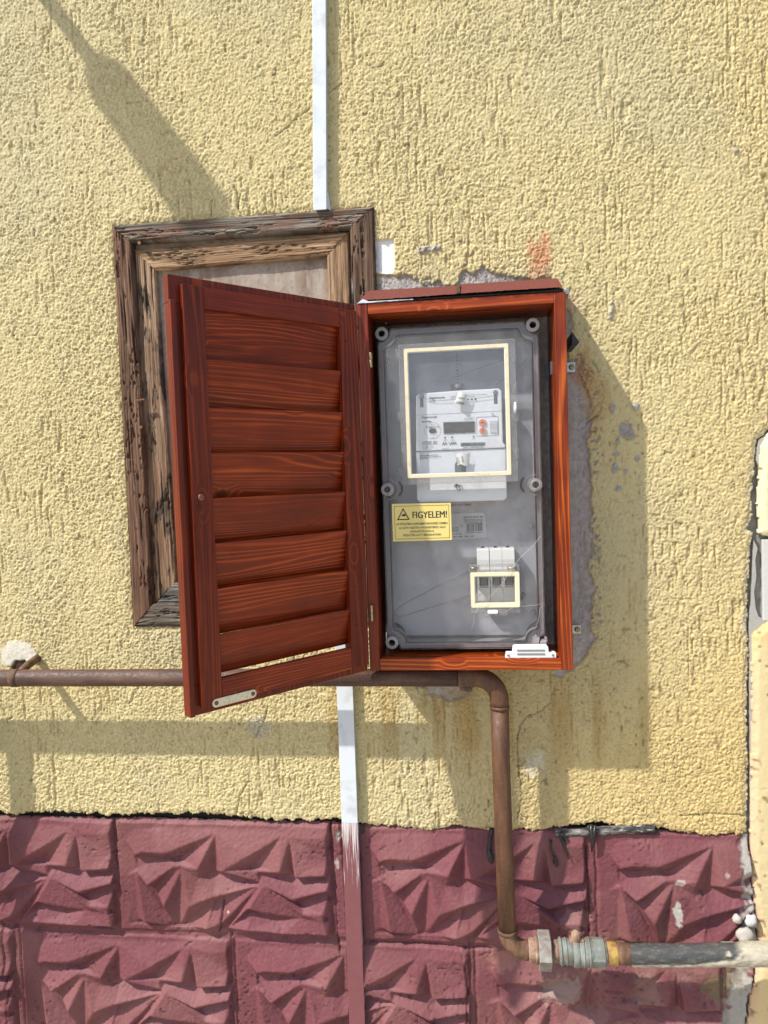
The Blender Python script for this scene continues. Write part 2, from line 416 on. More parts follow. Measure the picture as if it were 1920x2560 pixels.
M['yelp'] = pipe_mat('yellow_paint', ((.15, .075, .03), (.36, .22, .06), (.58, .46, .09)), (40, 40, 40), .5)
M['rust2'] = pipe_mat('rusty_pipe', ((.06, .030, .02), (.13, .065, .035), (.24, .13, .07)), (70, 30, 30), .6)
M['tape'] = pipe_mat('black_tape', ((.03, .031, .033), (.055, .057, .06), (.16, .15, .13)), (25, 60, 60), .55, (.3, .27, .22))
M['torn'] = pipe_mat('torn_wrap', ((.32, .29, .22), (.50, .46, .37), (.60, .56, .46)), (30, 40, 40), .65, (.2, .17, .13))
M['limey'] = pipe_mat('limed_pipe', ((.20, .18, .15), (.33, .30, .25), (.42, .39, .34)), (30, 60, 60), .7, (.25, .19, .14))

# ================================================================ SETTING: ground, wall, plinth, pier
g = MB(); g.box(-9, 9, -14, .25, -.1, 0)
gm = simple('paving', (.42, .375, .30), .9, var=.2, vscale=5, bmp=.5, bscale=80)
tag(g.build('ground', gm), kind='structure')

HW = thing('house_wall', 'rough yellow scratched render wall above a burgundy block plinth', 'wall', (0, 0, 0))
YB = .0135
# --- yellow render coat
dx = .0019
xs = np.arange(-1.12, .70, dx); zs = np.arange(.69, 2.50, dx)
X, Z = np.meshgrid(xs, zs)
# lower ragged edge from the photograph
edge_px = [(-200,2030),(0,2027),(35,2038),(115,2028),(175,2029),(278,2038),(347,2032),(400,2035),(500,2033),(640,2047),(775,2050),(838,2047),(900,2058),(1000,2066),(1071,2078),(1128,2065),(1195,2071),(1333,2077),(1410,2065),(1480,2056),(1560,2066),(1627,2069),(1700,2080),(1780,2088),(1870,2085),(1960,2088)]
ex, ez = zip(*[XZ(*p) for p in edge_px])
zedge = np.interp(X, ex, ez)+.006*(vn(X*90, Z*0+3, 5)-.5)+.005*(vn(X*320, Z*40, 6)-.5)
redge_px = [(2080,1050),(1990,1062),(1920,1078),(1893,1100),(1889,1140),(1885,1200),(1879,1235),(1882,1285),(1868,1322),(1884,1330),(1879,1370),(1874,1420),(1870,1450),(1871,1600),(1869,1800),(1870,1900),(1868,2080),(1868,2140),(2200,2140),(2200,1050)]
rpoly = [XZ(*p) for p in redge_px]
jit = .004*(vn(X*160, Z*160, 8)-.5)
infr = polyfield(X, Z, rpoly)+jit
frame_px = [(284,569),(930,521),(934,731),(960,1570),(336,1564)]
fpoly = [XZ(*p, .0) for p in frame_px]
fr_ = polyfield(X, Z, [(-.6965,1.152),(-.1705,1.152),(-.1685,1.9675),(-.6965,1.9685)])
# relief
wx = X+.004*(fbm(X*50, Z*50, 41, 2)-.5); wz = Z+.006*(fbm(X*40, Z*40, 42, 2)-.5)
g1 = fbm(wx*370+wz*80, wz*360, 1, 3, .6)
g2 = fbm(wx*95, wz*60, 2, 2)
bil = np.abs(2*vn(wx*330+wz*40, wz*300-wx*60, 17)-1); bil2 = np.abs(2*vn(wx*500, wz*480+wx*120, 18)-1)
big = fbm(X*9, Z*6, 3, 3)
rough_amt = .95+.35*ss(.35, .65, fbm(X*9, Z*7, 4, 3))
H = (.0016*(ss(.25, .70, g1)-.5)+.0014*ss(.0, .38, bil)+.0013*ss(0, .38, bil2))*rough_amt+.0013*(g2-.5)+.0016*(big-.5)
gro = vn((X+.0025*(vn(X*20, Z*30, 9)-.5))*230, Z*28, 10)
gmask = ss(.45, .7, fbm(X*14, Z*7, 11, 2))
pits = ss(.70, .88, gro)*gmask
H -= .0028*pits
hol = ss(.80, .92, vn(wx*190, wz*150, 12))
H -= .0017*hol*ss(.3, .6, fbm(X*12, Z*12, 16, 2))
# base colour
yel = np.array([.635, .535, .285])
col = np.ones(X.shape+(3,))*yel
t = fbm(X*3.1, Z*2.3, 21, 4)
col = mix(col, [.585, .505, .29], ss(.4, .65, t))
och = ss(.30, .62, X+.25*(fbm(X*4, Z*3, 22, 3)-.5)+.16*(1.6-Z))*.42
col = mix(col, [.65, .49, .215], och)
low = ss(1.35, .85, Z)*ss(-.2, .15, X)*.45
col = mix(col, [.62, .44, .17], low)
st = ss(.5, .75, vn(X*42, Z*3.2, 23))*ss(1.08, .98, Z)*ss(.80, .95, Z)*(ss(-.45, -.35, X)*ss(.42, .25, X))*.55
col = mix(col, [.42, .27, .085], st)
pale = ss(-.35, -.9, X)*ss(1.5, 2.2, Z)*.35
col = mix(col, [.66, .58, .37], pale)
col = mix(col, [.36, .26, .12], np.clip(pits*.22+hol*.30, 0, 1))
# brown specks in the deepest holes
sp = ss(.86, .93, vn(X*150, Z*110, 25))*ss(.4, .6, fbm(X*8, Z*8, 26, 2))
col = mix(col, [.16, .10, .05], sp*.5); H -= .0012*sp
def region(pts, soft=.006, amp=.022, fr=45, s=0):
    f = polyfield(X, Z, [XZ(*p) for p in pts])
    return ss(-soft, soft, f+amp*(fbm(X*fr, Z*fr, 50+s, 4, .6)-.5))
n4 = fbm(X*120, Z*120, 60, 4, .6)
# bare cement round the cabinet
cem = region([(1390,900),(1438,900),(1452,940),(1470,975),(1478,1040),(1470,1110),(1478,1220),(1482,1330),(1474,1400),(1482,1500),(1472,1570),(1482,1600),(1455,1650),(1430,1676),(1390,1690)], .003, .020, 60, 1)
cem = np.maximum(cem, region([(1390,760),(1424,770),(1424,900),(1390,900)], .004, .03, 60, 2)*.8)
cem = np.maximum(cem, region([(936,684),(985,686),(1020,688),(1060,702),(1105,708),(1125,714),(1150,708),(1165,676),(1185,694),(1205,668),(1240,678),(1262,690),(1300,696),(1335,700),(1362,680),(1372,704),(1372,780),(936,790)], .003, .022, 70, 3))
cem = np.maximum(cem, region([(1030,1690),(1170,1690),(1190,1722),(1140,1752),(1090,1742),(1040,1716)], .004, .02, 60, 4))
cem = np.maximum(cem, region([(935,780),(1392,755),(1412,1660),(950,1660)], .004, .01, 60, 5))
speck = region([(1424,860),(1500,960),(1500,1600),(1425,1660)], .004, .03, 60, 6)*ss(.60, .68, n4)
cem = np.maximum(cem, speck)
cc = np.array([.43, .385, .355])*(0.72+.55*n4)[..., None]
col = col*(1-cem[..., None])+cc*cem[..., None]
pk = inpoly(X, Z, [XZ(*p) for p in [(936,684),(1010,688),(1010,760),(936,760)]])
H = H*(1-.45*cem)-.0040*cem+cem*.0016*(n4-.5)
smooth_strip = region([(1400,935),(1436,935),(1442,1000),(1442,1560),(1400,1640)], .003, .006, 60, 7)
H = H*(1-.8*smooth_strip)-.0012*smooth_strip
# cement splashes
for (px, py, rx, rz) in [(1054,626,.010,.006),(1073,622,.012,.006),(1092,620,.009,.005),(1562,1075,.013,.015),(1574,1088,.009,.010),(1531,1021,.006,.010),(1588,1017,.007,.009),(1544,1104,.005,.008),(1592,1147,.005,.006),(1537,1172,.006,.010),(1562,1178,.004,.005),(1545,1221,.007,.006),(1540,1135,.006,.006),(1529,768,.004,.012),(1525,790,.004,.008),(1838,378,.004,.005)]:
    x0, z0 = XZ(px, py)
    e = ((X-x0)/rx)**2+((Z-z0)/rz)**2+1.4*(fbm(X*230, Z*230, px, 3)-.5)
    b = ss(1.05, .75, e); c2 = np.array([.40, .37, .34])*(0.7+.6*fbm(X*500, Z*500, 77, 2))[..., None]
    col = col*(1-b[..., None])+c2*b[..., None]; H += b*(.0035+.003*(fbm(X*300, Z*300, 78, 3)-.5))
# reddish stains
for (px, py, rx, rz, c, a) in [(1350,640,.026,.05,[.62,.26,.14],.75),(1340,690,.03,.03,[.60,.33,.20],.6),(1458,935,.025,.05,[.50,.26,.12],.6),(1435,760,.02,.03,[.62,.42,.30],.5),(1490,1000,.03,.08,[.52,.33,.14],.5),(1150,1740,.04,.02,[.40,.28,.12],.5),(1060,1780,.02,.05,[.42,.3,.1],.4),(1180,1830,.02,.06,[.45,.28,.09],.45),(1340,1905,.03,.03,[.70,.64,.50],.7),(1790,1850,.004,.012,[.25,.19,.1],.8),(1795,1865,.005,.010,[.25,.19,.1],.7),(650,1815,.03,.025,[.50,.47,.38],.6),(1860,1560,.01,.03,[.75,.62,.50],.5),(330,1720,.05,.05,[.66,.58,.36],.3)]:
    x0, z0 = XZ(px, py)
    e = np.sqrt(((X-x0)/rx)**2+((Z-z0)/rz)**2)+1.1*(fbm(X*55, Z*45, px, 4)-.5)
    col = mix(col, c, ss(1.1, .35, e)*a)
# white filler patch above the pipe and white square beside the old frame
wp = region([(4,1640),(8,1618),(24,1604),(48,1600),(72,1606),(86,1622),(93,1645),(90,1662),(60,1664),(30,1668),(6,1660)], .002, .008, 90, 9)
col = mix(col, [.70, .66, .55], wp); H = H*(1-.75*wp)+.0022*wp+.002*wp*(fbm(X*40, Z*40, 71, 2)-.5)
dkp = region([(28,1668),(40,1652),(62,1650),(68,1660),(66,1676),(28,1676)], .002, .006, 90, 10)
col = mix(col, [.075, .045, .032], dkp); H -= .004*dkp
sq = region([(937,601),(984,599),(985,640),(985,678),(972,684),(952,682),(937,674)], .0015, .004, 120, 11)
col = mix(col, [.80, .82, .84], sq); H = H*(1-.93*sq)-.0035*sq
# rubbed smoother band of render above pier break, cracks
cracks = [[(822,231),(838,222),(856,208)],[(778,269),(750,290),(720,318),(689,341)],[(925,172),(960,166)],[(586,468),(600,490),(596,520),(604,536)],[(530,500),(528,540)],
 [(1375,1756),(1353,1776),(1315,1793),(1300,1810),(1293,1853),(1293,1891),(1300,1949),(1303,1997),(1293,2046)],[(671,1763),(660,1803),(639,1844)],[(622,1953),(600,1990),(593,2030)],[(1860,2038),(1780,2032),(1700,2040)],[(1480,900),(1500,930)],[(1465,1060),(1492,1040)]]
for i, c in enumerate(cracks):
    d = segdist(X+.006*(fbm(X*90, Z*90, 30+i, 3)-.5), Z+.006*(fbm(X*90, Z*90, 90+i, 3)-.5), [XZ(*p) for p in c])
    wdt = .0011+.0011*vn(X*80, Z*80, 3)
    m = ss(wdt*1.3, wdt*.4, d); H -= .0025*m; col = mix(col, [.20, .15, .08], m*.6)
# crumbling lip at the bottom, right and around the frame
lip = ss(.010, .0, Z-zedge); H -= .0035*lip*vn(X*100, Z*30, 14); 
lipr = ss(.012, 0, -infr); H -= .003*lipr; col = mix(col, [.62, .56, .42], lipr*.5)
lipf = ss(.016, 0, -fr_); H -= .003*lipf*vn(X*120, Z*120, 15); col = mix(col, [.50, .38, .17], lipf*.5)
keep = (Z > zedge) & (infr < 0) & (fr_ < .002*(vn(X*150, Z*150, 31)-.8))
kc = keep[:-1, :-1] & keep[1:, :-1] & keep[:-1, 1:] & keep[1:, 1:]
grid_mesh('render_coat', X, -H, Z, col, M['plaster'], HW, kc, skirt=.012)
# the wall going on beyond the photograph
ym = simple('render_beyond', (.60, .515, .29), .9, var=.1, vscale=20, bmp=1.0, bscale=230, spec=.2)
ym.node_tree.nodes['Bump'].inputs['Distance'].default_value = .006
b = MB(); b.box(-3.4, -1.118, .0005, .2, .735, 3.3); b.box(-1.118, 2.2, .0005, .2, 2.497, 3.3); b.box(.696, 2.2, .0005, .2, 1.505, 2.497)
b.build('outer_render', ym, HW)
# mortar base coat behind everything (hole edges, cracks, joint)
xs2 = np.arange(-1.2, .72, .006); zs2 = np.arange(.10, 2.55, .006); X2, Z2 = np.meshgrid(xs2, zs2)
nn = fbm(X2*60, Z2*60, 81, 4, .6)
c2 = np.ones(X2.shape+(3,))*np.array([.30, .285, .26])*(.55+.75*nn)[..., None]
zz = ss(.80, .77, Z2)*ss(.50, .47, X2); c2 = mix(c2, [.022, .020, .018], zz)
Y2 = YB-.006*(nn-.5)
kp2 = ~((X2 > -.70) & (X2 < -.165) & (Z2 > 1.14) & (Z2 < 1.975)); kp2 = kp2[:-1, :-1] & kp2[1:, 1:]
grid_mesh('mortar_base', X2, Y2, Z2, c2, M['plaster'], HW, kp2)
b = MB(); b.box(-3.4, 2.2, .20, .30, 0, 3.3); b.build('wall_core', M['mortar'], HW)

# --- plinth of cast blocks with a faceted star relief, painted burgundy
PV = [(780,140,6),(422,258,13),(420,307,1),(500,325,1.5),(650,360,13),(530,356,9),(755,412,0),(825,372,13),(1085,448,8),(1020,268,13),(1250,150,6),(1310,152,6),
 (1040,358,1),(1240,368,13),(1062,386,6),(1330,412,0),(1348,403,12),(1560,383,12),(1572,292,6),(1560,150,9),(1450,160,8),
 (1345,436,1),(1565,415,1),(1085,472,8),(1090,425,3),(1320,546,13),(1572,488,12),(1340,604,1),(1572,514,2),(1535,650,11),(1545,690,2),(1200,425,1),
 (760,428,0),(1060,466,3),(172,130,4),(335,138,6),(600,130,5),(185,290,10),(250,262,12),(408,290,9),(180,322,1),(300,326,.5),
 (178,400,4),(270,484,13),(480,358,9),(522,376,8),(300,532,1),(388,622,13),(465,787,0),(440,785,0),(575,620,13),(742,598,4),(500,790,0),
 (748,550,13),(752,608,1),(640,440,7),(690,772,12),(810,728,9),(820,784,1),(700,805,0),(560,792,2),
 (1112,464,10),(1000,620,13),(1370,690,6),(1010,642,2),(1200,712,2),(1400,652,11),(1535,702,10),
 (985,768,13),(842,780,6),(1560,815,12),(1250,785,12),(830,803,0),(980,798,0),(1260,818,0),(1580,852,0),
 (178,412,7),(240,738,13),(430,776,3),(188,745,5),(205,775,0),(430,797,0),(1590,700,3),(1590,300,3),(1590,150,3),(165,300,3.5),(165,500,3.5),(165,750,2.5),(800,110,3.5),(1200,112,3.5),(400,108,3.5),
 (0,0,3.5),(1660,0,3.5),(1660,915,3.5),(0,915,3.5),(20,870,3),(1600,870,3),(800,860,3),(100,450,3.5),(100,200,3.5),(100,760,3.5)]
ridges = [((780,140),(422,258)),((780,140),(500,325)),((780,140),(650,360)),((530,356),(650,360)),((780,140),(755,412)),((780,140),(825,372)),((825,372),(1085,448)),
 ((1250,150),(1020,268)),((1250,150),(1040,358)),((1310,152),(1240,368)),((1062,386),(1240,368)),((1310,152),(1330,412)),((1310,152),(1348,403)),((1348,403),(1560,383)),((1310,152),(1572,292)),
 ((1085,448),(1320,546)),((1320,546),(1572,488)),((1340,604),(1572,514)),((1340,604),(1535,650)),((185,290),(250,262)),((250,262),(408,290)),((180,322),(300,326)),((300,326),(420,307)),
 ((270,484),(480,358)),((300,532),(522,376)),((522,376),(388,622)),((522,376),(465,787)),((522,376),(575,620)),((575,620),(742,598)),((575,620),(465,787)),((748,550),(1085,472)),((752,608),(1085,472)),((742,598),(500,790)),
 ((1085,472),(810,728)),((810,728),(690,772)),((1112,464),(820,784)),((1112,464),(1000,620)),((1000,620),(1370,690)),((1010,642),(1200,712)),((1200,712),(1370,690)),((1112,464),(1400,652)),((1400,652),(1535,702)),
 ((842,780),(985,768)),((985,768),(1250,785)),((1250,785),(1560,815)),((178,412),(240,738)),((178,412),(430,776)),((240,738),(430,776)),((188,745),(240,738)),((755,412),(1060,466)),((388,622),(300,532)),((388,622),(440,785)),((650,360),(755,412)),((825,372),(760,428)),((1240,368),(1330,412)),((530,356),(500,325))]
pos = {(v[0], v[1]): i for i, v in enumerate(PV)}
edges = [(pos[a], pos[b_]) for a, b_ in ridges]
res = geometry.delaunay_2d_cdt([Vector((v[0]/1000, v[1]/1000)) for v in PV], edges, [], 0, 1e-5)
ov, otri, orig = res[0], res[2], res[3]
hz = []
for k, v in enumerate(ov):
    if orig[k]: hz.append(PV[orig[k][0]][2])
    else:
        dd = sorted(((v.x*1000-p[0])**2+(v.y*1000-p[1])**2, p[2]) for p in PV)[:2]
        hz.append((dd[0][1]+dd[1][1])/2)
TW, TH = 332, 183
tu, tv = np.meshgrid(np.linspace(0, 1.66, TW), np.linspace(0, .915, TH))
HT = np.full((TH, TW), 3.5)
for tr in otri:
    (x1, y1), (x2, y2), (x3, y3) = [(ov[i].x, ov[i].y) for i in tr]
    det = (y2-y3)*(x1-x3)+(x3-x2)*(y1-y3)
    if abs(det) < 1e-12: continue
    a = ((y2-y3)*(tu-x3)+(x3-x2)*(tv-y3))/det; b_ = ((y3-y1)*(tu-x3)+(x1-x3)*(tv-y3))/det; c_ = 1-a-b_
    m = (a >= -1e-6) & (b_ >= -1e-6) & (c_ >= -1e-6)
    HT[m] = (a*hz[tr[0]]+b_*hz[tr[1]]+c_*hz[tr[2]])[m]
def blur(A, n):
    for _ in range(n):
        B = np.pad(A, 1, mode='edge'); A = (B[1:-1, 1:-1]*2+B[:-2, 1:-1]+B[2:, 1:-1]+B[1:-1, :-2]+B[1:-1, 2:])/6
    return A
HT = blur(HT, 1)
def tpl(u, v):
    fx = np.clip(u/1660, 0, 1)*(TW-1); fy = np.clip(v/915, 0, 1)*(TH-1)
    i = np.minimum(fx.astype(int), TW-2); j = np.minimum(fy.astype(int), TH-2); a = fx-i; b_ = fy-j
    return (HT[j, i]*(1-a)+HT[j, i+1]*a)*(1-b_)+(HT[j+1, i]*(1-a)+HT[j+1, i+1]*a)*b_
xs3 = np.arange(-1.12, .70, .0022); zs3 = np.arange(.12, .752, .0022); X3, Z3 = np.meshgrid(xs3, zs3)
XX = X3+.0025*(fbm(X3*25, Z3*25, 61, 3)-.5); ZZ = Z3+.0025*(fbm(X3*25, Z3*25, 62, 3)-.5)
HP = np.full(X3.shape, 3.0); JD = np.full(X3.shape, 9.0)
rows = [(.737, .490, [(-1.235,-.767),(-.767,-.300),(-.300,-.243),(-.243,.216),(.231,.695)], .4945),
        (.487, .250, [(-1.49,-1.012),(-1.000,-.520),(-.5155,-.020),(-.012,.470),(.475,.94)], .247),
        (.243, .02, [(-1.235,-.767),(-.767,-.300),(-.300,-.243),(-.243,.216),(.216,.695)], 0)]
for (zt, zb, cells, _) in rows:
    for (xa, xb) in cells:
        m = (XX >= xa) & (XX < xb) & (ZZ <= zt+.02) & (ZZ > zb-.003)
        if xb-xa < .1: h = np.full(X3.shape, 2.5)
        else: h = tpl(20+(XX-xa)/(xb-xa)*1572, 62+(zt-ZZ)/(zt-zb)*775)
        HP = np.where(m, h, HP)
        dj = np.minimum(np.minimum(np.abs(XX-xa), np.abs(XX-xb)), np.minimum(np.abs(ZZ-zt), np.abs(ZZ-zb)))
        JD = np.where(m, np.minimum(JD, dj), JD)
rgh = fbm(X3*160, Z3*160, 63, 4, .6)
HPm = ((HP-3.5)*1.85+3.5)/1000-.0035
HPm += .0012*(rgh-.5)+.0018*(fbm(X3*380, Z3*380, 64, 2)-.5)+.0014*(fbm(X3*34, Z3*34, 65, 4, .6)-.5)
jw = .0035+.003*vn(X3*30, Z3*30, 66)
jm = ss(jw*1.6, jw*.5, JD)
HPm -= jm*(.0030+.002*vn(X3*60, Z3*60, 67))
# hairline cracks along some joints
for i, c in enumerate([[(283,2047),(290,2130),(288,2200)],[(5,2300),(12,2360),(20,2450),(26,2560)],[(1464,2120),(1470,2240),(1474,2330)],[(924,2358),(1080,2364),(1230,2374)],[(240,2320),(280,2322)],[(560,2250),(556,2310),(548,2330)],[(848,2060),(862,2200),(872,2400),(880,2560)],[(824,2060),(836,2200),(842,2330),(852,2380)],[(1162,2410),(1170,2480),(1166,2560)]]):
    d = segdist(X3+.003*(fbm(X3*120, Z3*120, 130+i, 3)-.5), Z3+.003*(fbm(X3*120, Z3*120, 150+i, 3)-.5), [XZ(*p) for p in c])
    HPm -= .006*ss(.0024, .0009, d)
pit = ss(.83, .92, vn(X3*170, Z3*170, 68))*ss(.5, .62, fbm(X3*10, Z3*10, 69, 2)); HPm -= .002*pit
bur = np.array([.165, .050, .060]); cp = np.ones(X3.shape+(3,))*bur*(.82+.36*fbm(X3*300, Z3*300, 74, 3, .6))[..., None]
cp = mix(cp, [.205, .078, .080], ss(.42, .7, fbm(X3*7, Z3*9, 70, 4)))
cp = mix(cp, [.13, .038, .042], ss(.5, .75, fbm(X3*11, Z3*6, 72, 4))*.6)
dust = ss(-.1, .35, X3)*ss(.60, .45, Z3)*ss(.45, .7, fbm(X3*22, Z3*22, 73, 4))
cp = mix(cp, [.30, .18, .15], dust*.45)
cp = mix(cp, [.09, .035, .032], pit*.7)
deep = ss(.0035, .0012, JD)*ss(.35, .6, fbm(X3*25, Z3*25, 75, 2)); cp = mix(cp, [.10, .035, .035], deep*.6)
# worn cement edge on the right, chips, patchy dark rim under the render
def chip(px, py, rx, rz, c, a=1, dh=-.001, s=0):
    global cp, HPm
    x0, z0 = XZ(px, py); e = np.sqrt(((X3-x0)/rx)**2+((Z3-z0)/rz)**2)+1.3*(fbm(X3*130, Z3*130, int(px)+s, 3)-.5)
    m = ss(1.05, .85, e)*a; cp = mix(cp, c, m); HPm = HPm+dh*m
x_r = np.interp(Z3, [XZ(1850, 2560)[1], XZ(1850, 2330)[1], XZ(1850, 2100)[1]], [XZ(1800, 2560)[0], XZ(1858, 2330)[0], XZ(1846, 2100)[0]])
wr = ss(-.004, .004, X3-x_r+.02*(fbm(X3*60, Z3*60, 76, 4)-.5))
cp = mix(cp, [.36, .335, .30], wr*ss(.3, .45, fbm(X3*50, Z3*50, 79, 3))); HPm -= .003*wr
chip(1692, 2275, .007, .026, [.36,.33,.30], 1, -.001); chip(1697, 2200, .008, .006, [.42,.36,.33], .8)
chip(1812, 2180, .004, .006, [.5,.42,.38], .6); chip(574, 2275, .003, .003, [.45,.46,.42], .9); chip(1400, 2470, .04, .03, [.34,.27,.23], .5)
chip(1260, 2400, .03, .02, [.34,.16,.13], .5); chip(1440, 2300, .03, .02, [.36,.20,.17], .4)
chip(1790, 2460, .03, .025, [.15,.14,.06], .55); chip(1830, 2440, .02, .02, [.18,.13,.08], .5)
chip(1228, 2130, .012, .03, [.03,.02,.02], .0); chip(905, 2070, .006, .012, [.06,.05,.05], .8, -.004)
chip(842, 2160, .004, .012, [.40,.36,.32], .8, -.001); chip(846, 2090, .006, .01, [.35,.33,.30], .7, -.002)
top = ss(.728, .737, Z3+.006*(fbm(X3*60, Z3*20, 80, 3)-.5)); HPm -= .004*top
cp = mix(cp, [.05, .035, .03], top*ss(.5, .7, fbm(X3*30, Z3*60, 82, 3))*.8)
zt = .738+.006*(fbm(X3*50, Z3*3, 83, 3)-.5)-.003*ss(.2, .5, X3)
rp = inpoly(X3, Z3, [XZ(*p) for p in [(1868,2000),(1872,2120),(1880,2228),(1892,2343),(1892,2400),(1870,2503),(1862,2600),(2300,2600),(2300,2000)]])
kp = (Z3 < zt) & ~rp; kp = kp[:-1, :-1] & kp[1:, 1:] & kp[:-1, 1:] & kp[1:, :-1]
grid_mesh('block_plinth', X3, -HPm, Z3, cp, M['concrete'], HW, kp, skirt=.010)
bm_ = simple('burgundy_beyond', tuple(bur), .7, var=.15, vscale=30, bmp=1.0, bscale=45)
bm_.node_tree.nodes['Bump'].inputs['Distance'].default_value = .02
b = MB(); b.box(-3.4, -1.118, .0, .2, .0, .734); b.box(-1.118, 2.2, .002, .2, 0, .122); b.box(.697, 2.2, .012, .2, .122, .734)
b.build('outer_plinth', bm_, HW)

# --- neighbouring pier with a smoother coat, broken away in places
PR = thing('rendered_pier', 'smooth pale yellow pier with a chipped edge along the crack at the right', 'wall', (.62, 0, 0))
xs4 = np.arange(.505, .80, .0025); zs4 = np.arange(.10, 1.56, .0025); X4, Z4 = np.meshgrid(xs4, zs4)
pp1 = [XZ(*p, -.006) for p in [(2200,1020),(1935,1072),(1920,1084),(1902,1114),(1900,1166),(1897,1255),(1899,1334),(1914,1343),(2200,1345)]]
pp2 = [XZ(*p, -.006) for p in [(2200,1545),(1921,1555),(1905,1568),(1884,1586),(1881,1640),(1880,1800),(1878,1950),(1877,2088),(1884,2228),(1898,2343),(1896,2400),(1878,2503),(1870,2570),(1868,2760),(2200,2760)]]
jj = .005*(fbm(X4*110, Z4*110, 84, 3)-.5)
f4 = np.maximum(polyfield(X4, Z4, pp1), polyfield(X4, Z4, pp2))+jj
h4 = .0012*(fbm(X4*170, Z4*170, 85, 4)-.5)+.003*(fbm(X4*12, Z4*12, 86, 3)-.5)-.006*ss(.014, 0, f4)+.006
hp4 = ss(.84, .95, vn(X4*120+Z4*40, Z4*110, 87)); h4 -= .0010*hp4
c4 = np.ones(X4.shape+(3,))*np.array([.68, .56, .31]); c4 = mix(c4, [.70, .50, .24], ss(.4, .7, fbm(X4*9, Z4*5, 88, 3)))
c4 = mix(c4, [.66, .42, .30], ss(.02, 0, f4)*ss(1.15, 1.0, Z4)*.6); c4 = mix(c4, [.72, .66, .44], ss(1.25, 1.3, Z4)); c4 = mix(c4, [.2, .13, .06], hp4*.8)
k4 = f4 > 0; k4 = k4[:-1, :-1] & k4[1:, 1:] & k4[:-1, 1:] & k4[1:, :-1]
grid_mesh('pier_render', X4, -h4, Z4, c4, M['plaster'], PR, k4, skirt=.010)
b = MB(); x_, z_ = XZ(1907, 1349, .004); x2_, z2_ = XZ(1904, 1552, .004)
b.box(x_-.001, .80, .002, .0095, z2_, z_); fo = b.build('insulation_board', M['foam'], PR, .001)
b = MB(); b.box(.797, 2.2, -.006, .18, 0, 1.50); b.build('outer_pier', ym, PR)
# putty smeared in the joint
b = MB()
def smear(pts, y, t):
    b.prism([XZ(*p, y) for p in pts], y-t, YB)
smear([(1920,1081),(1896,1100),(1891,1122),(1889,1150),(1896,1165),(1901,1160),(1901,1120),(1922,1092)], .004, .002)
smear([(1877,1500),(1872,1540),(1871,1600),(1873,1800),(1874,2060),(1882,2060),(1881,1800),(1882,1640),(1882,1590),(1905,1568),(1920,1556),(1895,1540),(1888,1520),(1884,1480),(1890,1440),(1887,1400),(1893,1370),(1883,1350),(1879,1440)], .005, .002)
b.build('putty_smear', simple('putty', (.36, .345, .31), .6, var=.12, vscale=60, bmp=.5, bscale=200), PR)

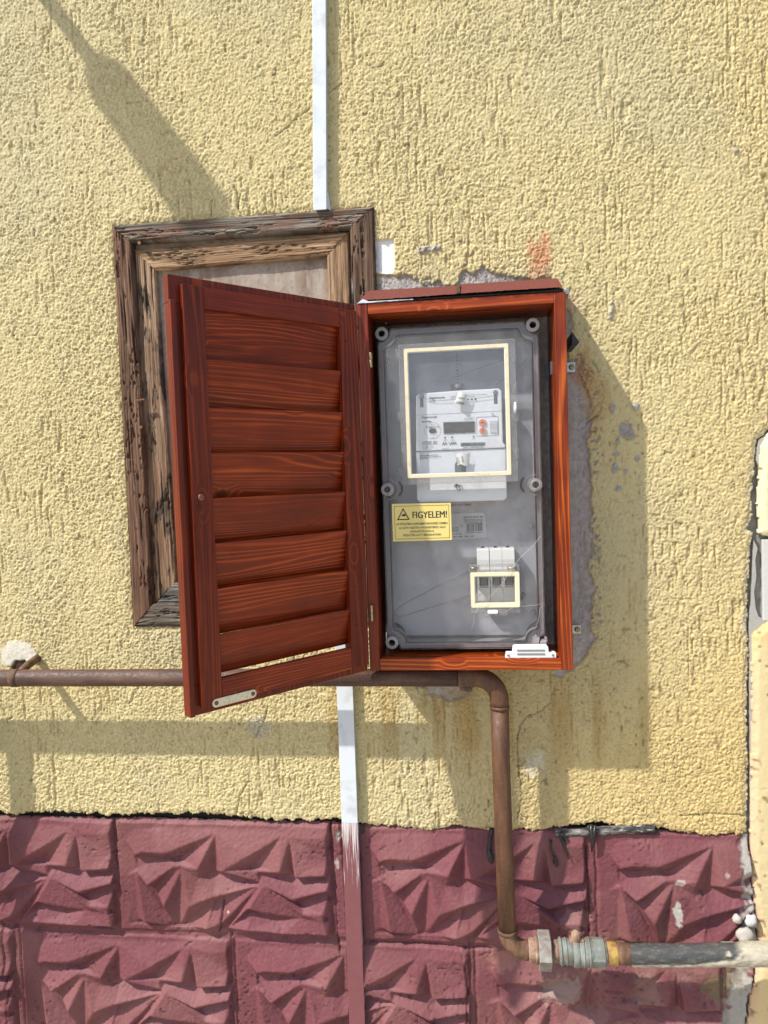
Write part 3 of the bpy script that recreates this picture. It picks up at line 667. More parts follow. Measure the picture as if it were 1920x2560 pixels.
# ================================================================ OLD WOODEN HATCH
def board(name, a, b, c, d, yf, th, parent, base, dark, amp=.0022, seed=0, cell=.0022, round_=.004, mould=0.0, lip=None, light=None, paint=0.0):
    """weathered board: a->b runs along the grain, a->d across; real relief of grain, checks and rot"""
    a, b, c, d = [np.array(p, float) for p in (a, b, c, d)]
    L = (np.linalg.norm(b-a)+np.linalg.norm(c-d))/2; Wd = (np.linalg.norm(d-a)+np.linalg.norm(c-b))/2
    nu = max(4, int(L/cell)); nv = max(4, int(Wd/(cell*.7)))
    U, V = np.meshgrid(np.linspace(0, 1, nu), np.linspace(0, 1, nv))
    XZb = (a[None, None]*((1-U)*(1-V))[..., None]+b*(U*(1-V))[..., None]+c*(U*V)[..., None]+d*((1-U)*V)[..., None])
    u = U*L+seed*1.7; v = V*Wd+seed*.9
    wv = v+.006*(fbm(u*7, v*14, seed, 3)-.5)
    grain = fbm(u*11, wv*420, seed+1, 4, .62); rings = .5+.5*np.sin(wv*330+9*fbm(u*5, v*30, seed+2, 3))
    check = ss(.76, .86, vn(u*7, wv*240, seed+3))*ss(.35, .6, fbm(u*6, v*20, seed+4, 2))
    rot = ss(.50, .68, fbm(u*16, v*45, seed+5, 4, .6))
    chips = ss(.55, .7, fbm(u*90, v*260, seed+6, 3))*rot
    ed = np.minimum(V*Wd, (1-V)*Wd); edge = ss(round_, 0, ed-.002*vn(u*60, v*0, seed+7))
    h = amp*.9*(grain-.5)+amp*.3*(rings-.5)-amp*1.3*check-amp*1.6*chips-.0028*edge+.002*(fbm(u*8, v*20, seed+8, 2)-.5)
    colr = np.ones(U.shape+(3,))*np.array(base)
    colr = mix(colr, np.array(light if light is not None else np.array(base)*1.45), ss(.45, .72, grain)*.7)
    colr = mix(colr, dark, ss(.55, .35, grain)*.55); colr = mix(colr, dark, ss(.30, .0, rings)*.30); colr = mix(colr, np.array(dark)*1.6, ss(.45, .7, fbm(u*6, v*18, seed+12, 3))*.5)
    if mould: colr = mix(colr, [.035, .032, .028], np.clip(rot*mould, 0, 1))
    colr = mix(colr, np.array(dark)*.5, np.clip(check*.65, 0, 1)); colr = mix(colr, np.array(dark)*.9, chips*.4)
    if paint: colr = mix(colr, [.16, .062, .034], ss(.5, .62, fbm(u*22, v*70, seed+9, 4))*paint)
    Yf = yf-h
    # wrap: add side rows
    Xg = XZb[..., 0]; Zg = XZb[..., 1]
    def ext(A, B):  # A inner array, B back values
        A = np.concatenate([B[:1], A, B[-1:]], 0); return A
    Xg = ext(Xg, Xg); Zg = ext(Zg, Zg)
    yb = np.full_like(Yf, yf+th); Yg = np.concatenate([yb[:1], Yf, yb[-1:]], 0)
    cg = np.concatenate([colr[:1]*.6, colr, colr[-1:]*.6], 0)
    Xg = np.concatenate([Xg[:, :1], Xg, Xg[:, -1:]], 1); Zg = np.concatenate([Zg[:, :1], Zg, Zg[:, -1:]], 1)
    Yg = np.concatenate([np.full_like(Yg[:, :1], yf+th), Yg, np.full_like(Yg[:, :1], yf+th)], 1)
    cg = np.concatenate([cg[:, :1]*.7, cg, cg[:, -1:]*.7], 1)
    # keep the winding facing the camera
    e1 = b-a; e2 = d-a
    if e1[0]*e2[1]-e1[1]*e2[0] < 0:
        Xg, Yg, Zg, cg = Xg[::-1], Yg[::-1], Zg[::-1], cg[::-1]
    return grid_mesh(name, Xg, Yg, Zg, cg, M['oldwood'], parent)
HT_ = thing('wooden_hatch', 'weathered grey brown wooden hatch with mitred frame in the wall behind the red door', 'hatch', (-.435, 0, 1.56))
q = lambda *p: [XZ(x, y, -.008) for x, y in p]
gr, grd = [.155, .118, .088], [.040, .028, .020]
A_, B_, C_, D_ = q((326,604),(875,569),(934,517),(279,564)); board('frame_board', A_, B_, C_, D_, -.010, .055, HT_, [.21,.175,.14], [.055,.042,.032], seed=11, light=[.34,.30,.25], paint=.5, amp=.0026)
bl = XZ(334, 1567, -.008); bi = XZ(382, 1510, -.008)
board('frame_board', bl, D_, A_, bi, -.008, .055, HT_, [.17,.095,.058], [.045,.024,.015], seed=23, light=[.27,.17,.11], amp=.0026, paint=.2)
br_o = (-.168, bl[1]); br_i = (-.213, bi[1])
board('frame_board', br_o, C_, B_, br_i, -.009, .055, HT_, [.135,.080,.052], [.035,.020,.014], seed=37, light=[.23,.155,.10], amp=.0028)
board('frame_board', bl, br_o, br_i, bi, -.007, .055, HT_, [.13,.105,.08], [.03,.022,.018], seed=41, light=[.26,.22,.17], amp=.0026)
q2 = lambda *p: [XZ(x, y, .004) for x, y in p]
s_tl, s_tr, s_itr, s_itl = q2((333,624),(871,580),(817,638),(388,675))
board('sash_board', s_itl, s_itr, s_tr, s_tl, .003, .03, HT_, [.37,.225,.125], [.12,.060,.030], seed=53, light=[.56,.40,.25], amp=.0022, mould=.35)
s_bl, s_ibl = q2((381,1516),(440,1456))
board('sash_board', s_bl, s_tl, s_itl, s_ibl, .004, .03, HT_, [.31,.195,.115], [.09,.050,.030], seed=61, light=[.46,.34,.23], amp=.0026, mould=.75)
s_br = (-.222, s_bl[1]); s_ibr = (-.262, s_ibl[1])
board('sash_board', s_br, s_tr, s_itr, s_ibr, .004, .03, HT_, [.33,.205,.115], [.10,.055,.030], seed=67, light=[.47,.33,.21], amp=.002, mould=.3)
board('sash_board', (s_bl[0]+.002, s_bl[1]-.004), s_br, s_ibr, s_ibl, -.004, .035, HT_, [.12,.11,.095], [.03,.026,.022], seed=71, light=[.34,.32,.28], amp=.0034, mould=.5)
# faded board filling the hatch
xp = np.arange(-.668, -.20, .004); zp = np.arange(1.17, 1.94, .004); Xp, Zp = np.meshgrid(xp, zp)
cpn = np.ones(Xp.shape+(3,))*np.array([.36, .29, .23]); cpn = mix(cpn, [.25, .18, .135], ss(.4, .7, fbm(Xp*14, Zp*9, 91, 4)))
cpn = mix(cpn, [.44, .39, .34], ss(.45, .75, fbm(Xp*90, Zp*20, 92, 5, .65))*.7); cpn = mix(cpn, [.16, .12, .09], ss(.8, .95, fbm(Xp*230, Zp*230, 93, 2)+.15)*.5)
grid_mesh('infill_panel', Xp, .017-.0012*fbm(Xp*200, Zp*60, 94, 3), Zp, cpn, M['oldwood'], HT_)
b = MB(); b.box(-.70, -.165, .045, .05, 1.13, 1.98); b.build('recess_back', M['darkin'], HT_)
b = MB()
x, z = XZ(884, 735, -.002); b.tube([(x, -.004, z-.035), (x, -.004, z+.03)], .0042, 12); b.tube([(x, -.004, z-.002), (x, -.004, z-.0005)], .0048, 12)
b.build('hinge_barrel', simple('old_iron', (.05, .045, .045), .5, .6, var=.4, bmp=.5), HT_)
for px, py in [(815,563),(348,607),(352,1068)]:
    b = MB(); x, z = XZ(px, py, -.012); b.disc((x, z), .0035, -.0125, -.005, 10); b.build('nail', M['rustscrew'], HT_)
b = MB(); x, z = XZ(346, 1002, -.012); b.obox((x-.006, -.014, z), (.020, 0, .001), (0, .004, 0), (0, 0, .003)); b.build('bent_nail', M['rustscrew'], HT_)

# ================================================================ CABLE CONDUITS
def conduit(name, label, p_top, p_bot, wdt, dep, parts):
    o = thing(name, label, 'conduit', (p_bot[0], 0, p_bot[1]), 'white plastic cable conduits on the wall')
    return o
up = thing('cable_conduit', 'narrow white cable conduit ending at the top of the old wooden hatch', 'conduit', (-.27, 0, 1.98), 'plastic cable conduits on the wall')
xt, zt_ = XZ(781, -60, -.016); xb_, zb_ = XZ(783, 526, -.018)
b = MB(); b.obox((xb_, -.0185, zb_), (.0262, 0, 0), (0, .0035, 0), (xt-xb_, 0, zt_-zb_)); b.build('cover_strip', M['pvc'], up, .0008)
b = MB(); b.obox((xb_+.0022, -.0148, zb_+.004), (.0238, 0, 0), (0, .0145, 0), (xt-xb_, 0, zt_-zb_)); b.build('channel', M['pvc'], up, .0006)
b = MB(); b.obox((xb_+.0262, -.0165, zb_+.002), (.006, .012, -.0005), (.0012, .0003, 0), (-.0042, -.002, .034)); b.build('bent_flap', M['pvc'], up, .0003)
lo = thing('cable_conduit', 'wider cable conduit below the open door, white above and burgundy painted over the plinth', 'conduit', (-.258, 0, .2), 'plastic cable conduits on the wall')
x0, x1 = -.2700, -.2372; zm = XZ(870, 2058, -.017)[1]; ztop = XZ(838, 1600, -.017)[1]
b = MB(); b.box(x0, x1, -.0175, -.0145, zm, ztop); b.build('cover_strip', M['pvc'], lo, .0008)
b = MB(); b.box(x0+.0018, x1-.0018, -.0143, .004, .12, ztop-.002); b.build('channel', M['pvc'], lo)
m, nt, bs = newmat('streaky_burgundy'); co = objco(nt, False)
sx = N(nt, 'ShaderNodeSeparateXYZ'); nt.links.new(co, sx.inputs[0])
hh = math_(nt, 'SUBTRACT', zm-.2, sx.outputs[2])
stn = noise(nt, mapping(nt, co, (480, 480, 14)), 1.0, 3, .6)
k_ = math_(nt, 'SUBTRACT', stn, math_(nt, 'ADD', .34, math_(nt, 'MULTIPLY', hh, 2.3)))
f_ = math_(nt, 'MULTIPLY', ramp(nt, k_, [(.0, 0.0), (.16, 1.0)]), ramp(nt, noise(nt, mapping(nt, co, (900, 900, 30)), 1.0, 2), [(.3, .45), (.6, 1.0)]))
nt.links.new(mixc(nt, f_, mixc(nt, noise(nt, co, 50, 3), (.165, .048, .058), (.205, .070, .075)), (.66, .62, .62)), bs.inputs['Base Color']); bs.inputs['Roughness'].default_value = .5
b = MB(); b.box(x0, x1, -.0175, -.0145, .12, zm-.0004); b.build('painted_cover', m, lo, .0008)

# ================================================================ GAS PIPE
GY = -.079
gp = thing('gas_pipe', 'rusty brown gas pipe along the wall turning down then right before the plinth', 'pipe', (.05, 0, .54))
r = .0168
zh = 1.0640; xv = .0500
def arc(cx, cz, R, a0, a1, n=10, y=GY): return [(cx+R*math.cos(math.radians(a0+(a1-a0)*i/n)), y, cz+R*math.sin(math.radians(a0+(a1-a0)*i/n))) for i in range(n+1)]
b = MB(); b.tube([(-1.6, GY, zh-.001), (-1.0, GY, zh), (-.5, GY, zh+.0005), (.005, GY, zh)], r, 28); b.build('pipe_run', M['gasH'], gp)
R_ = .043; b = MB(); b.tube([(-.004, GY, zh)]+arc(xv-R_, zh-R_, R_, 90, 0, 12)+[(xv, GY, zh-R_-.012)], [r*1.05]*15, 28); b.tube([(xv, GY, zh-R_-.010), (xv, GY, zh-R_-.016)], r*1.09, 24)
b.build('elbow', M['gasV'], gp)
zl = .5385; R2 = .036; xv2 = .0535
b = MB(); b.tube([(xv, GY, zh-R_-.010), (.0500, GY, .9), (.0515, GY, .75), (xv2, GY, zl+R2-.002)], r, 28)
b.tube([(xv, GY+.0, .790), (xv+.0002, GY-.0175, .790)], .002, 6)
b.build('pipe_run', M['gasV'], gp)
b = MB(); b.tube(arc(xv2+R2, zl+R2, R2, 180, 270, 12)+[(.096, GY, zl)], [r*1.02]*6+[r*1.04]*8, 28); b.tube([(xv2, GY, zl+R2+.005), (xv2, GY, zl+R2-.002)], r*1.1, 20)
b.build('elbow', M['rust2'], gp)
b = MB(); b.tube([(-1.073, GY, zh), (-1.073, GY, .0)], r, 20); b.build('branch_pipe', M['gasV'], gp)
def rib(b, x0, x1, rr, n=24, mi=0): b.tube([(x0, GY, zl+.0008), (x0+.0012, GY, zl+.0008), (x1-.0012, GY, zl+.0008), (x1, GY, zl+.0008)], [rr-.0012, rr, rr, rr-.0012], n, mi, smooth=n > 10)
b = MB(); rib(b, .092, .1115, .0215); rib(b, .104, .1105, .0235); b.build('socket', M['joint'], gp)
b = MB(); rib(b, .1105, .1335, .0345, 6); rib(b, .112, .132, .0300, 24); b.build('hex_nut', M['zinc'], gp)
b = MB(); rib(b, .1325, .1500, .0190); rib(b, .1375, .1405, .0205); b.build('nipple', M['joint'], gp)
b = MB(); rib(b, .148, .176, .0222); rib(b, .150, .154, .0245); rib(b, .160, .1635, .0238)
rib(b, .174, .186, .0262); rib(b, .184, .212, .0248); rib(b, .192, .195, .0264); rib(b, .203, .206, .0264); rib(b, .210, .232, .0262, 8); rib(b, .230, .236, .0222)
b.build('valve_body', M['teal'], gp)
b = MB(); b.obox((.168, GY-.008, zl+.020), (.026, 0, .001), (0, .016, 0), (.001, 0, .007)); b.tube([(.181, GY, zl+.022), (.1805, GY, zl+.038), (.179, GY, zl+.042)], [.011, .0085, .003], 10)
b.build('valve_stem', M['joint'], gp, .001)
b = MB(); rib(b, .235, .2555, .0198); b.build('paint_marked_stub', M['yelp'], gp)
b = MB(); rib(b, .2545, .278, .0186); b.build('rusty_stub', M['rust2'], gp)
def rough_tube(name, x0, x1, rad, mat, ang0=0, ang1=360, dx=.002, amp=.0012, seed=0, raggedR=0.0, raggedL=0.0, z1=0.0, steps=60):
    nx = int((x1-x0)/dx); A, Xt = np.meshgrid(np.radians(np.linspace(ang0, ang1, steps)), np.linspace(x0, x1, nx), indexing='ij')
    ca, sa = np.cos(A), np.sin(A)
    Xt2 = Xt.copy()
    tt = (Xt-x0)/(x1-x0)
    if raggedL: Xt2 = x0+(raggedL*(fbm(A*3, A*0, seed+3, 3)))*(1-tt)+(Xt-x0)
    rr = rad+amp*(fbm(Xt*90, A*3, seed, 4)-.5)*2+amp*.9*(fbm(Xt*30+A*2.2, A*1.2, seed+5, 3)-.5)*2
    zc = zl+z1*tt
    colr = np.ones(A.shape+(3,))*.5
    Xg = Xt2; Yg = GY+rr*ca; Zg = zc+rr*sa
    return Xg, Yg, Zg, A, tt, colr
Xg, Yg, Zg, A, tt, cg = rough_tube('t', .2775, .530, .0182, None, 0, 360, seed=300, z1=.012, amp=.0010, steps=72)
f = fbm(Xg*45, A*2.5, 310, 4, .6); blk = np.array([.060, .061, .060])
cg = np.ones(A.shape+(3,))*blk; cg = mix(cg, [.11, .105, .095], ss(.55, .8, f)); cg = mix(cg, [.26, .22, .18], ss(.66, .8, fbm(Xg*120, A*6, 311, 3))*.35)
down = -np.sin(A)   # underside
front = -np.cos(A)
wrapm = ss(-.06, .06, down-(.48-.70*ss(.30, .95, tt))+.75*(fbm(Xg*24, A*1.1, 312, 4)-.5)); wrapm = wrapm*ss(.0, .02, tt)
wrapm = np.maximum(wrapm, ss(.64, .70, tt+.20*(fbm(Xg*30, A*2, 313, 3)-.5)))
patch = ss(.5, .58, fbm(Xg*30, A*1.7, 314, 4))*ss(.55, .62, tt)*ss(.82, .72, tt)*ss(-.1, .3, np.sin(A)); wrapm = np.clip(wrapm-patch, 0, 1)
cream = np.array([.42, .38, .29])*(.75+.45*fbm(Xg*140, A*6, 315, 3))[..., None]
cg = cg*(1-wrapm[..., None])+cream*wrapm[..., None]
dr = wrapm*.0016*(1+1.2*fbm(Xg*60, A*4, 316, 3)); Yg = Yg+dr*np.cos(A); Zg = Zg+dr*np.sin(A)
grid_mesh('taped_pipe', Xg[::-1], Yg[::-1], Zg[::-1], cg[::-1], vcol_mat('tape_wrap', .55, 900, .5, .2, 400, .4), gp).data.flip_normals()
b = MB(); b.tube([(.524, GY, zl+.012), (.60, GY, zl+.013)], .0196, 24); b.tube([(.531, GY, zl+.0125), (.537, GY, zl+.0125)], .0212, 24); b.build('limed_end', M['limey'], gp)
b = MB(); x, z = P(1165, 1703, GY).x, zh; b.tube([(x-.014, GY, z), (x+.014, GY, z)], .0188, 20); b.tube([(x-.012, GY-.005, z-.018), (x+.010, GY-.004, z-.020)], [.006, .007], 8); b.build('weld_collar', M['rust2'], gp, .001)
# wall clamp at the far left
b = MB(); x = P(50, 1690, GY).x
b.tube([(x-.010, .01, zh+.022), (x-.006, GY*.5, zh+.017), (x, GY, zh+.0105)], .0085, 10); b.tube([(x-.016, GY, zh), (x-.002, GY, zh)], .0178, 24)
b.build('pipe_clamp', M['rust2'], gp)

# bitumen coated pipe in the joint, tar drips
bp = thing('coated_pipe', 'short grey and black pipe lying in the joint between yellow render and plinth', 'pipe', (.25, 0, .735))
xs5 = np.linspace(.155, .345, 120)
def bent(xx): return .7295+.012*ss(.155, .33, xx)
A5, X5 = np.meshgrid(np.radians(np.linspace(0, 360, 40)), xs5, indexing='ij')
r5 = .0076+.0022*(fbm(X5*70, A5*2, 401, 3)-.5)*2
c5 = np.ones(A5.shape+(3,))*np.array([.17, .16, .145]); c5 = mix(c5, [.03, .03, .03], ss(.40, .62, fbm(X5*40, A5*1.5, 402, 4)+.25*ss(.26, .33, X5))); c5 = mix(c5, [.34, .32, .28], ss(.60, .75, fbm(X5*60, A5*2, 403, 3)))
grid_mesh('pipe_shell', X5, -.001+r5*np.cos(A5), bent(X5)+r5*np.sin(A5), c5, M['concrete'], bp)
td = []
def drip(label, pts, rad, mat='tar'):
    b = MB()
    for pl, rl in zip(pts, rad): b.tube([(*XZ(px, py, -yy)[:1], -yy, XZ(px, py, -yy)[1]) for px, py, yy in pl], rl, 10)
    o = b.build('tar_drip', M[mat]); tag(o, label, 'tar drip', 'tar drips on the plinth'); return o
drip('long black tar drip hanging left of the upright brown pipe', [[(1232,2072,.004),(1226,2090,.006),(1224,2112,.008),(1222,2132,.009),(1226,2150,.010),(1232,2166,.011)],[(1222,2122,.010),(1229,2145,.012),(1231,2158,.012)]], [[.006,.0035,.0042,.0055,.0065,.003],[.004,.006,.004]])
drip('short black tar tongue at the block joint under the coated pipe', [[(1478,2062,.010),(1478,2085,.013),(1482,2108,.012),(1479,2130,.008)],[(1488,2064,.012),(1484,2090,.014),(1481,2105,.012)],[(1470,2064,.012),(1476,2088,.013)]], [[.004,.0045,.004,.0008],[.003,.003,.001],[.0025,.001]])
drip('thin tangled tar strands on the plinth above the valve', [[(1398,2085,.006),(1408,2105,.008),(1415,2130,.010),(1422,2148,.012)],[(1377,2100,.008),(1376,2120,.010),(1386,2145,.012),(1384,2160,.012)],[(1402,2080,.008),(1418,2096,.009),(1409,2112,.010)],[(1383,2138,.012),(1390,2150,.013),(1394,2160,.012),(1390,2168,.012)]], [[.003,.0035,.002,.001],[.0025,.0015,.0025,.0012],[.0015,.002,.001],[.002,.003,.0022,.001]])
# small stones in the gap on the right
def stone(label, px, py, y, s, mat, seed, sq=(1, 1, 1)):
    bmh = bmesh.new(); bmesh.ops.create_icosphere(bmh, subdivisions=3, radius=1)
    c = P(px, py, y); s *= .86
    for v in bmh.verts:
        n = v.co.copy(); k = 1+.22*(float(fbm(np.array(n.x*1.6+seed), np.array(n.y*1.6+n.z*1.9), seed, 3))-.5)*2
        v.co = Vector((n.x*s*sq[0]*k, n.y*s*sq[1]*k, n.z*s*sq[2]*k))
    me = bpy.data.meshes.new('stone'); bmh.to_mesh(me); bmh.free(); me.materials.append(M[mat])
    for p in me.polygons: p.use_smooth = True
    o = bpy.data.objects.new('stone', me); C.objects.link(o); o.location = c
    return tag(o, label, 'stone', 'stones lodged in the gap by the pier')
stone('small round white stone left of the others above the limed pipe end', 1842, 2298, -.014, .0105, 'pebble', 3)
stone('white foam-like lump wedged against the pier edge above the pipe', 1877, 2302, -.012, .0125, 'foam', 5, (1.0, .8, 1.1))
stone('larger grey brown stone sitting on the limed pipe end', 1862, 2338, -.016, .0175, 'pebble', 9, (1.05, .8, 1.0))

# ================================================================ UNSEEN ARM AND HEAD, added and shaped to throw the slanting shadow
wl = thing('shadow_caster', 'unseen thin arm with a thicker head, added to cast the slanting shadow at the upper left', 'shadow caster', (-1.0, 0, 2.68))
b = MB(); b.tube([(-.985, .0, 2.68), (-.985, -.215, 2.68)], .0150, 16); b.tube([(-.985, .0, 2.68), (-.985, -.012, 2.68)], .045, 24); b.build('arm', M['black'], wl)
b = MB(); b.tube([(-.985, -.205, 2.68), (-.985, -.222, 2.68), (-.985, -.355, 2.68)], [.030, .046, .055], 28); b.build('caster_head', M['black'], wl)

# ================================================================ CABINET with open louvred door
CB = thing('meter_cabinet', 'red brown varnished wooden cabinet on the wall with its louvred door open', 'cabinet', (0, -.012, 1.089))
xl, xr, zb0, zt0, yf, tk = -.1865, .1808, 1.0885, 1.7575, -.120, .0192
b = MB(); b.box(xl, xl+tk, yf, -.010, zb0, zt0); b.build('side_board', M['wz'], CB, .0012)
b = MB(); b.box(xr-tk-.001, xr, yf, -.010, zb0, zt0-.001); b.build('side_board', M['wz_sun'], CB, .0012)
b = MB(); b.box(xl+tk, xr-tk-.001, yf+.0005, -.010, zt0-.0195, zt0-.0005); b.build('top_board', M['wx_sun'], CB, .0012)
b = MB(); b.box(xl+tk, xr-tk-.001, yf+.0005, -.010, zb0+.0003, zb0+.0215); b.build('bottom_board', M['wx_sun'], CB, .0012)
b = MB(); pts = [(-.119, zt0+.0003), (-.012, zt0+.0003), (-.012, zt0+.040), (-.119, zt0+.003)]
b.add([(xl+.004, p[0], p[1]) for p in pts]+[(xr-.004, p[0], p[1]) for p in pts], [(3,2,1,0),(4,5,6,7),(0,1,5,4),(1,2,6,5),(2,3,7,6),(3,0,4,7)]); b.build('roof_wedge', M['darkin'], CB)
def shingle(name, xa, xb, mat, y0, z0, y1, z1, t, xa2=None, xb2=None, seed=0, rag=.0012, parent=CB):
    nx, ny = 90, 34
    U, V = np.meshgrid(np.linspace(0, 1, nx), np.linspace(0, 1, ny))
    xa2 = xa if xa2 is None else xa2; xb2 = xb if xb2 is None else xb2
    Xs = (xa*(1-V)+xa2*V)*(1-U)+(xb*(1-V)+xb2*V)*U
    n_ = rag*(fbm(Xs*200, V*0, seed, 3)-.5)*2
    Ys = y0+(y1-y0)*V+n_*(1-V); Zs = z0+(z1-z0)*V+.0014*(fbm(Xs*260, V*26, seed+1, 3)-.5)+.002*(fbm(Xs*20, V*2, seed+2, 2)-.5)
    vs = np.stack([Xs, Ys, Zs], -1).reshape(-1, 3).tolist(); vb = [(v[0], v[1]+.0004, v[2]-t) for v in vs]
    k = nx*ny; fs = []
    for j in range(ny-1):
        for i in range(nx-1):
            a = j*nx+i; fs.append((a, a+1, a+nx+1, a+nx)); fs.append((k+a+nx, k+a+nx+1, k+a+1, k+a))
    for i in range(nx-1): fs.append((i+1, i, k+i, k+i+1)); a = (ny-1)*nx+i; fs.append((a, a+1, k+a+1, k+a))
    for j in range(ny-1):
        a = j*nx; fs.append((a, a+nx, k+a+nx, k+a)); a = j*nx+nx-1; fs.append((a+nx, a, k+a, k+a+nx))
    b = MB(); b.add(vs, fs, 0, True); return b.build(name, mat, parent)
zf = zt0+.0045
shingle('underlay', -.1835, .1790, M['tar'], -.1218, zf-.0038, -.016, zt0+.0425, .0030, seed=501, rag=.002)
shingle('roof_shingle', -.1815, -.0060, M['felt'], -.1215, zf+.0012, -.017, zt0+.0475, .0034, xa2=-.178, seed=511)
shingle('roof_shingle', -.0030, .1755, M['felt'], -.1222, zf+.0022, -.017, zt0+.0490, .0038, xb2=.180, seed=521)
b = MB(); b.obox((-.0075, -.1226, zf+.0024), (.0055, 0, .0005), (0, .08, .036), (0, 0, .0012)); b.build('shingle_tab', M['tar'], CB)
b = MB(); b.prism([(-.1862, zt0+.0002), (-.1755, zt0+.0075), (-.165, zt0+.0028), (-.085, zt0+.0022), (-.085, zt0+.0009)], -.1216, -.1150); b.build('packing_strip', M['pvc'], CB)
# fixing brackets and the black offcut at the right side
for px, py, hw in [(1428, 918, .0095), (1442, 1573, .0085)]:
    x, z = XZ(px, py, -.006); b = MB(); b.box(.1600, x+.0075, -.0075, -.0052, z-hw, z+hw)
    o = b.build('fixing_bracket', M['steel'], CB, .0006)
    b = MB(); b.disc((x+.0005, z), .0058, -.0092, -.0072, 20); b.tube([(x+.0005, -.0092, z), (x+.0005, -.0108, z)], [.0052, .003], 16); b.box(x-.0022, x+.0032, -.0112, -.0100, z-.0005, z+.0005, 1); b.box(x, x+.001, -.0113, -.0101, z-.0027, z+.0027, 1)
    bb = b.build('bracket_screw', [M['brass'], M['black']], o)
b = MB(); x, z = XZ(1417, 731, -.03); b.box(.176, x+.004, -.035, -.005, z-.004, z+.0035); b.build('fixing_bracket', M['steel'], CB, .0006)
b = MB(); x, z = XZ(1379, 920, -.07); b.box(.1580, .1606, -.072, -.040, z-.012, z+.012); b.box(.150, .1606, -.040, -.038, z-.012, z+.012); b.build('inner_bracket', M['inkgrey'], CB, .0005)
b = MB(); b.prism([XZ(1417, 848, -.03), XZ(1434, 872, -.03), XZ(1431, 876, -.03), XZ(1417, 878, -.03)], -.10, -.012); b.build('rubber_offcut', M['black'], CB)

# --- door: local frame u (hinge to free edge), n (towards its inner face), z
HX, HY = -.1838, -.1222
dv = Vector((-.67585, -.73704, 0)); nv_ = Vector((.73704, -.67585, 0))
def DP(u, o, z): return Vector((HX, HY, 0))+dv*u+nv_*o+Vector((0, 0, z))
def dbox(b, u0, u1, o0, o1, z0, z1, mi=0):
    b.obox(DP(u1, o0, z0), DP(u0, o0, z0)-DP(u1, o0, z0), DP(u1, o1, z0)-DP(u1, o0, z0), Vector((0, 0, z1-z0)), mi)
def dfix(o):
    bmh = bmesh.new(); bmh.from_mesh(o.data); bmesh.ops.recalc_face_normals(bmh, faces=bmh.faces); bmh.to_mesh(o.data); bmh.free(); return o
z0d, z1d = 1.0880, 1.7580
b = MB()
dbox(b, .0008, .3560, -.026, -.010, 1.7115+.005, z1d)
dbox(b, .0008, .3560, -.026, -.010, z0d, 1.1400-.005)
dbox(b, .303+.004, .3560, -.026, -.0101, 1.1350, 1.7165)
dbox(b, .0008, .0390, -.026, -.0101, 1.1350, 1.7165)
dbox(b, .3470, .3562, -.0101, -.0045, z0d+.0002, 1.7200)
door = dfix(b.build('door', M['wz'], CB, .0012))
for u0, u1 in ((.3030, .3385), (.0040, .0435)):
    b = MB(); dbox(b, u0, u1, -.0098, 0, 1.1010, 1.7440); dfix(b.build('stile', M['wz'], door, .0010))
for a_, c_ in ((1.7115, 1.7438), (1.1012, 1.1402)):
    b = MB(); dbox(b, .0437, .3028, -.0098, -.0004, a_, c_); dfix(b.build('rail', M['wu'], door, .0008))
ln = [1.7112, 1.6400, 1.5670, 1.4972, 1.4268, 1.3572, 1.2858, 1.2140, 1.1420]
for i in range(8):
    zt1, zb1 = ln[i]-(.0052 if i else -.0035), ln[i+1]-(.0085 if i < 7 else -.0008)
    b = MB()
    u0, u1 = .0400, .3060
    ot, ob, th = (-.0015 if i else -.0104), -.0200, .0056
    o_ = DP(u1, ob-th, zb1)
    b.obox(o_, DP(u0, ob-th, zb1)-o_, DP(u1, ob, zb1)-o_, DP(u1, ot-th, zt1)-o_)
    # short dark end gap is real: the slat leans away from the stile at its foot
    dfix(b.build('louvre_slat', M['wu'], door, .0010))
b = MB(); n_ = 20
c0 = DP(.3150, .0, 1.1037); c1 = DP(.2500, .0, 1.1037)
pts2 = [(.3150+.0068*math.cos(a), 1.1037+.0068*math.sin(a)) for a in [math.radians(-90+180*k/12) for k in range(13)]]+[(.2500-.0068*math.cos(a), 1.1037-.0068*math.sin(a)) for a in [math.radians(-90+180*k/12) for k in range(13)]]
k = len(pts2); b.add([DP(u, .0002, z) for u, z in pts2]+[DP(u, .0020, z) for u, z in pts2], [tuple(range(k, 2*k)), tuple(range(k-1, -1, -1))]+[(i, (i+1) % k, k+(i+1) % k, k+i) for i in range(k)])
dfix(b.build('strike_plate', M['nickel'], door, .0005))
for u in (.3150, .2500):
    b = MB(); b.tube([DP(u, .0015, 1.1037), DP(u, .0028, 1.1037), DP(u, .0034, 1.1037)], [.0036, .0034, .002], 14); b.build('screw', M['rustscrew'], door)
b = MB(); b.tube([DP(.3236, -.001, 1.4245), DP(.3236, .0022, 1.4245), DP(.3236, .0036, 1.4245)], [.0062, .0056, .003], 18); b.build('knob_screw', M['rustscrew'], door)
b = MB(); b.tube([DP(.3236, -.025, 1.4245), DP(.3236, -.034, 1.4245), DP(.3236, -.040, 1.4245), DP(.3236, -.050, 1.4245), DP(.3236, -.056, 1.4245), DP(.3236, -.058, 1.4245)], [.009, .008, .0155, .0175, .012, .001], 24); b.build('knob', M['wz_sun'], door)
for px, ya, yb_ in ((927, 882, 919), (929.5, 1513, 1552)):
    zt_h = XZ(px, ya, -.124)[1]; zb_h = XZ(px, yb_, -.124)[1]; x = XZ(px, (ya+yb_)/2, -.124)[0]
    b = MB(); zm_ = (zt_h+zb_h)/2
    b.tube([(x, -.1245, zm_+.0003), (x, -.1245, zt_h)], .0030, 14); b.tube([(x, -.1245, zb_h), (x, -.1245, zm_-.0003)], .0030, 14)
    b.build('hinge', M['brass'], door, .0003)
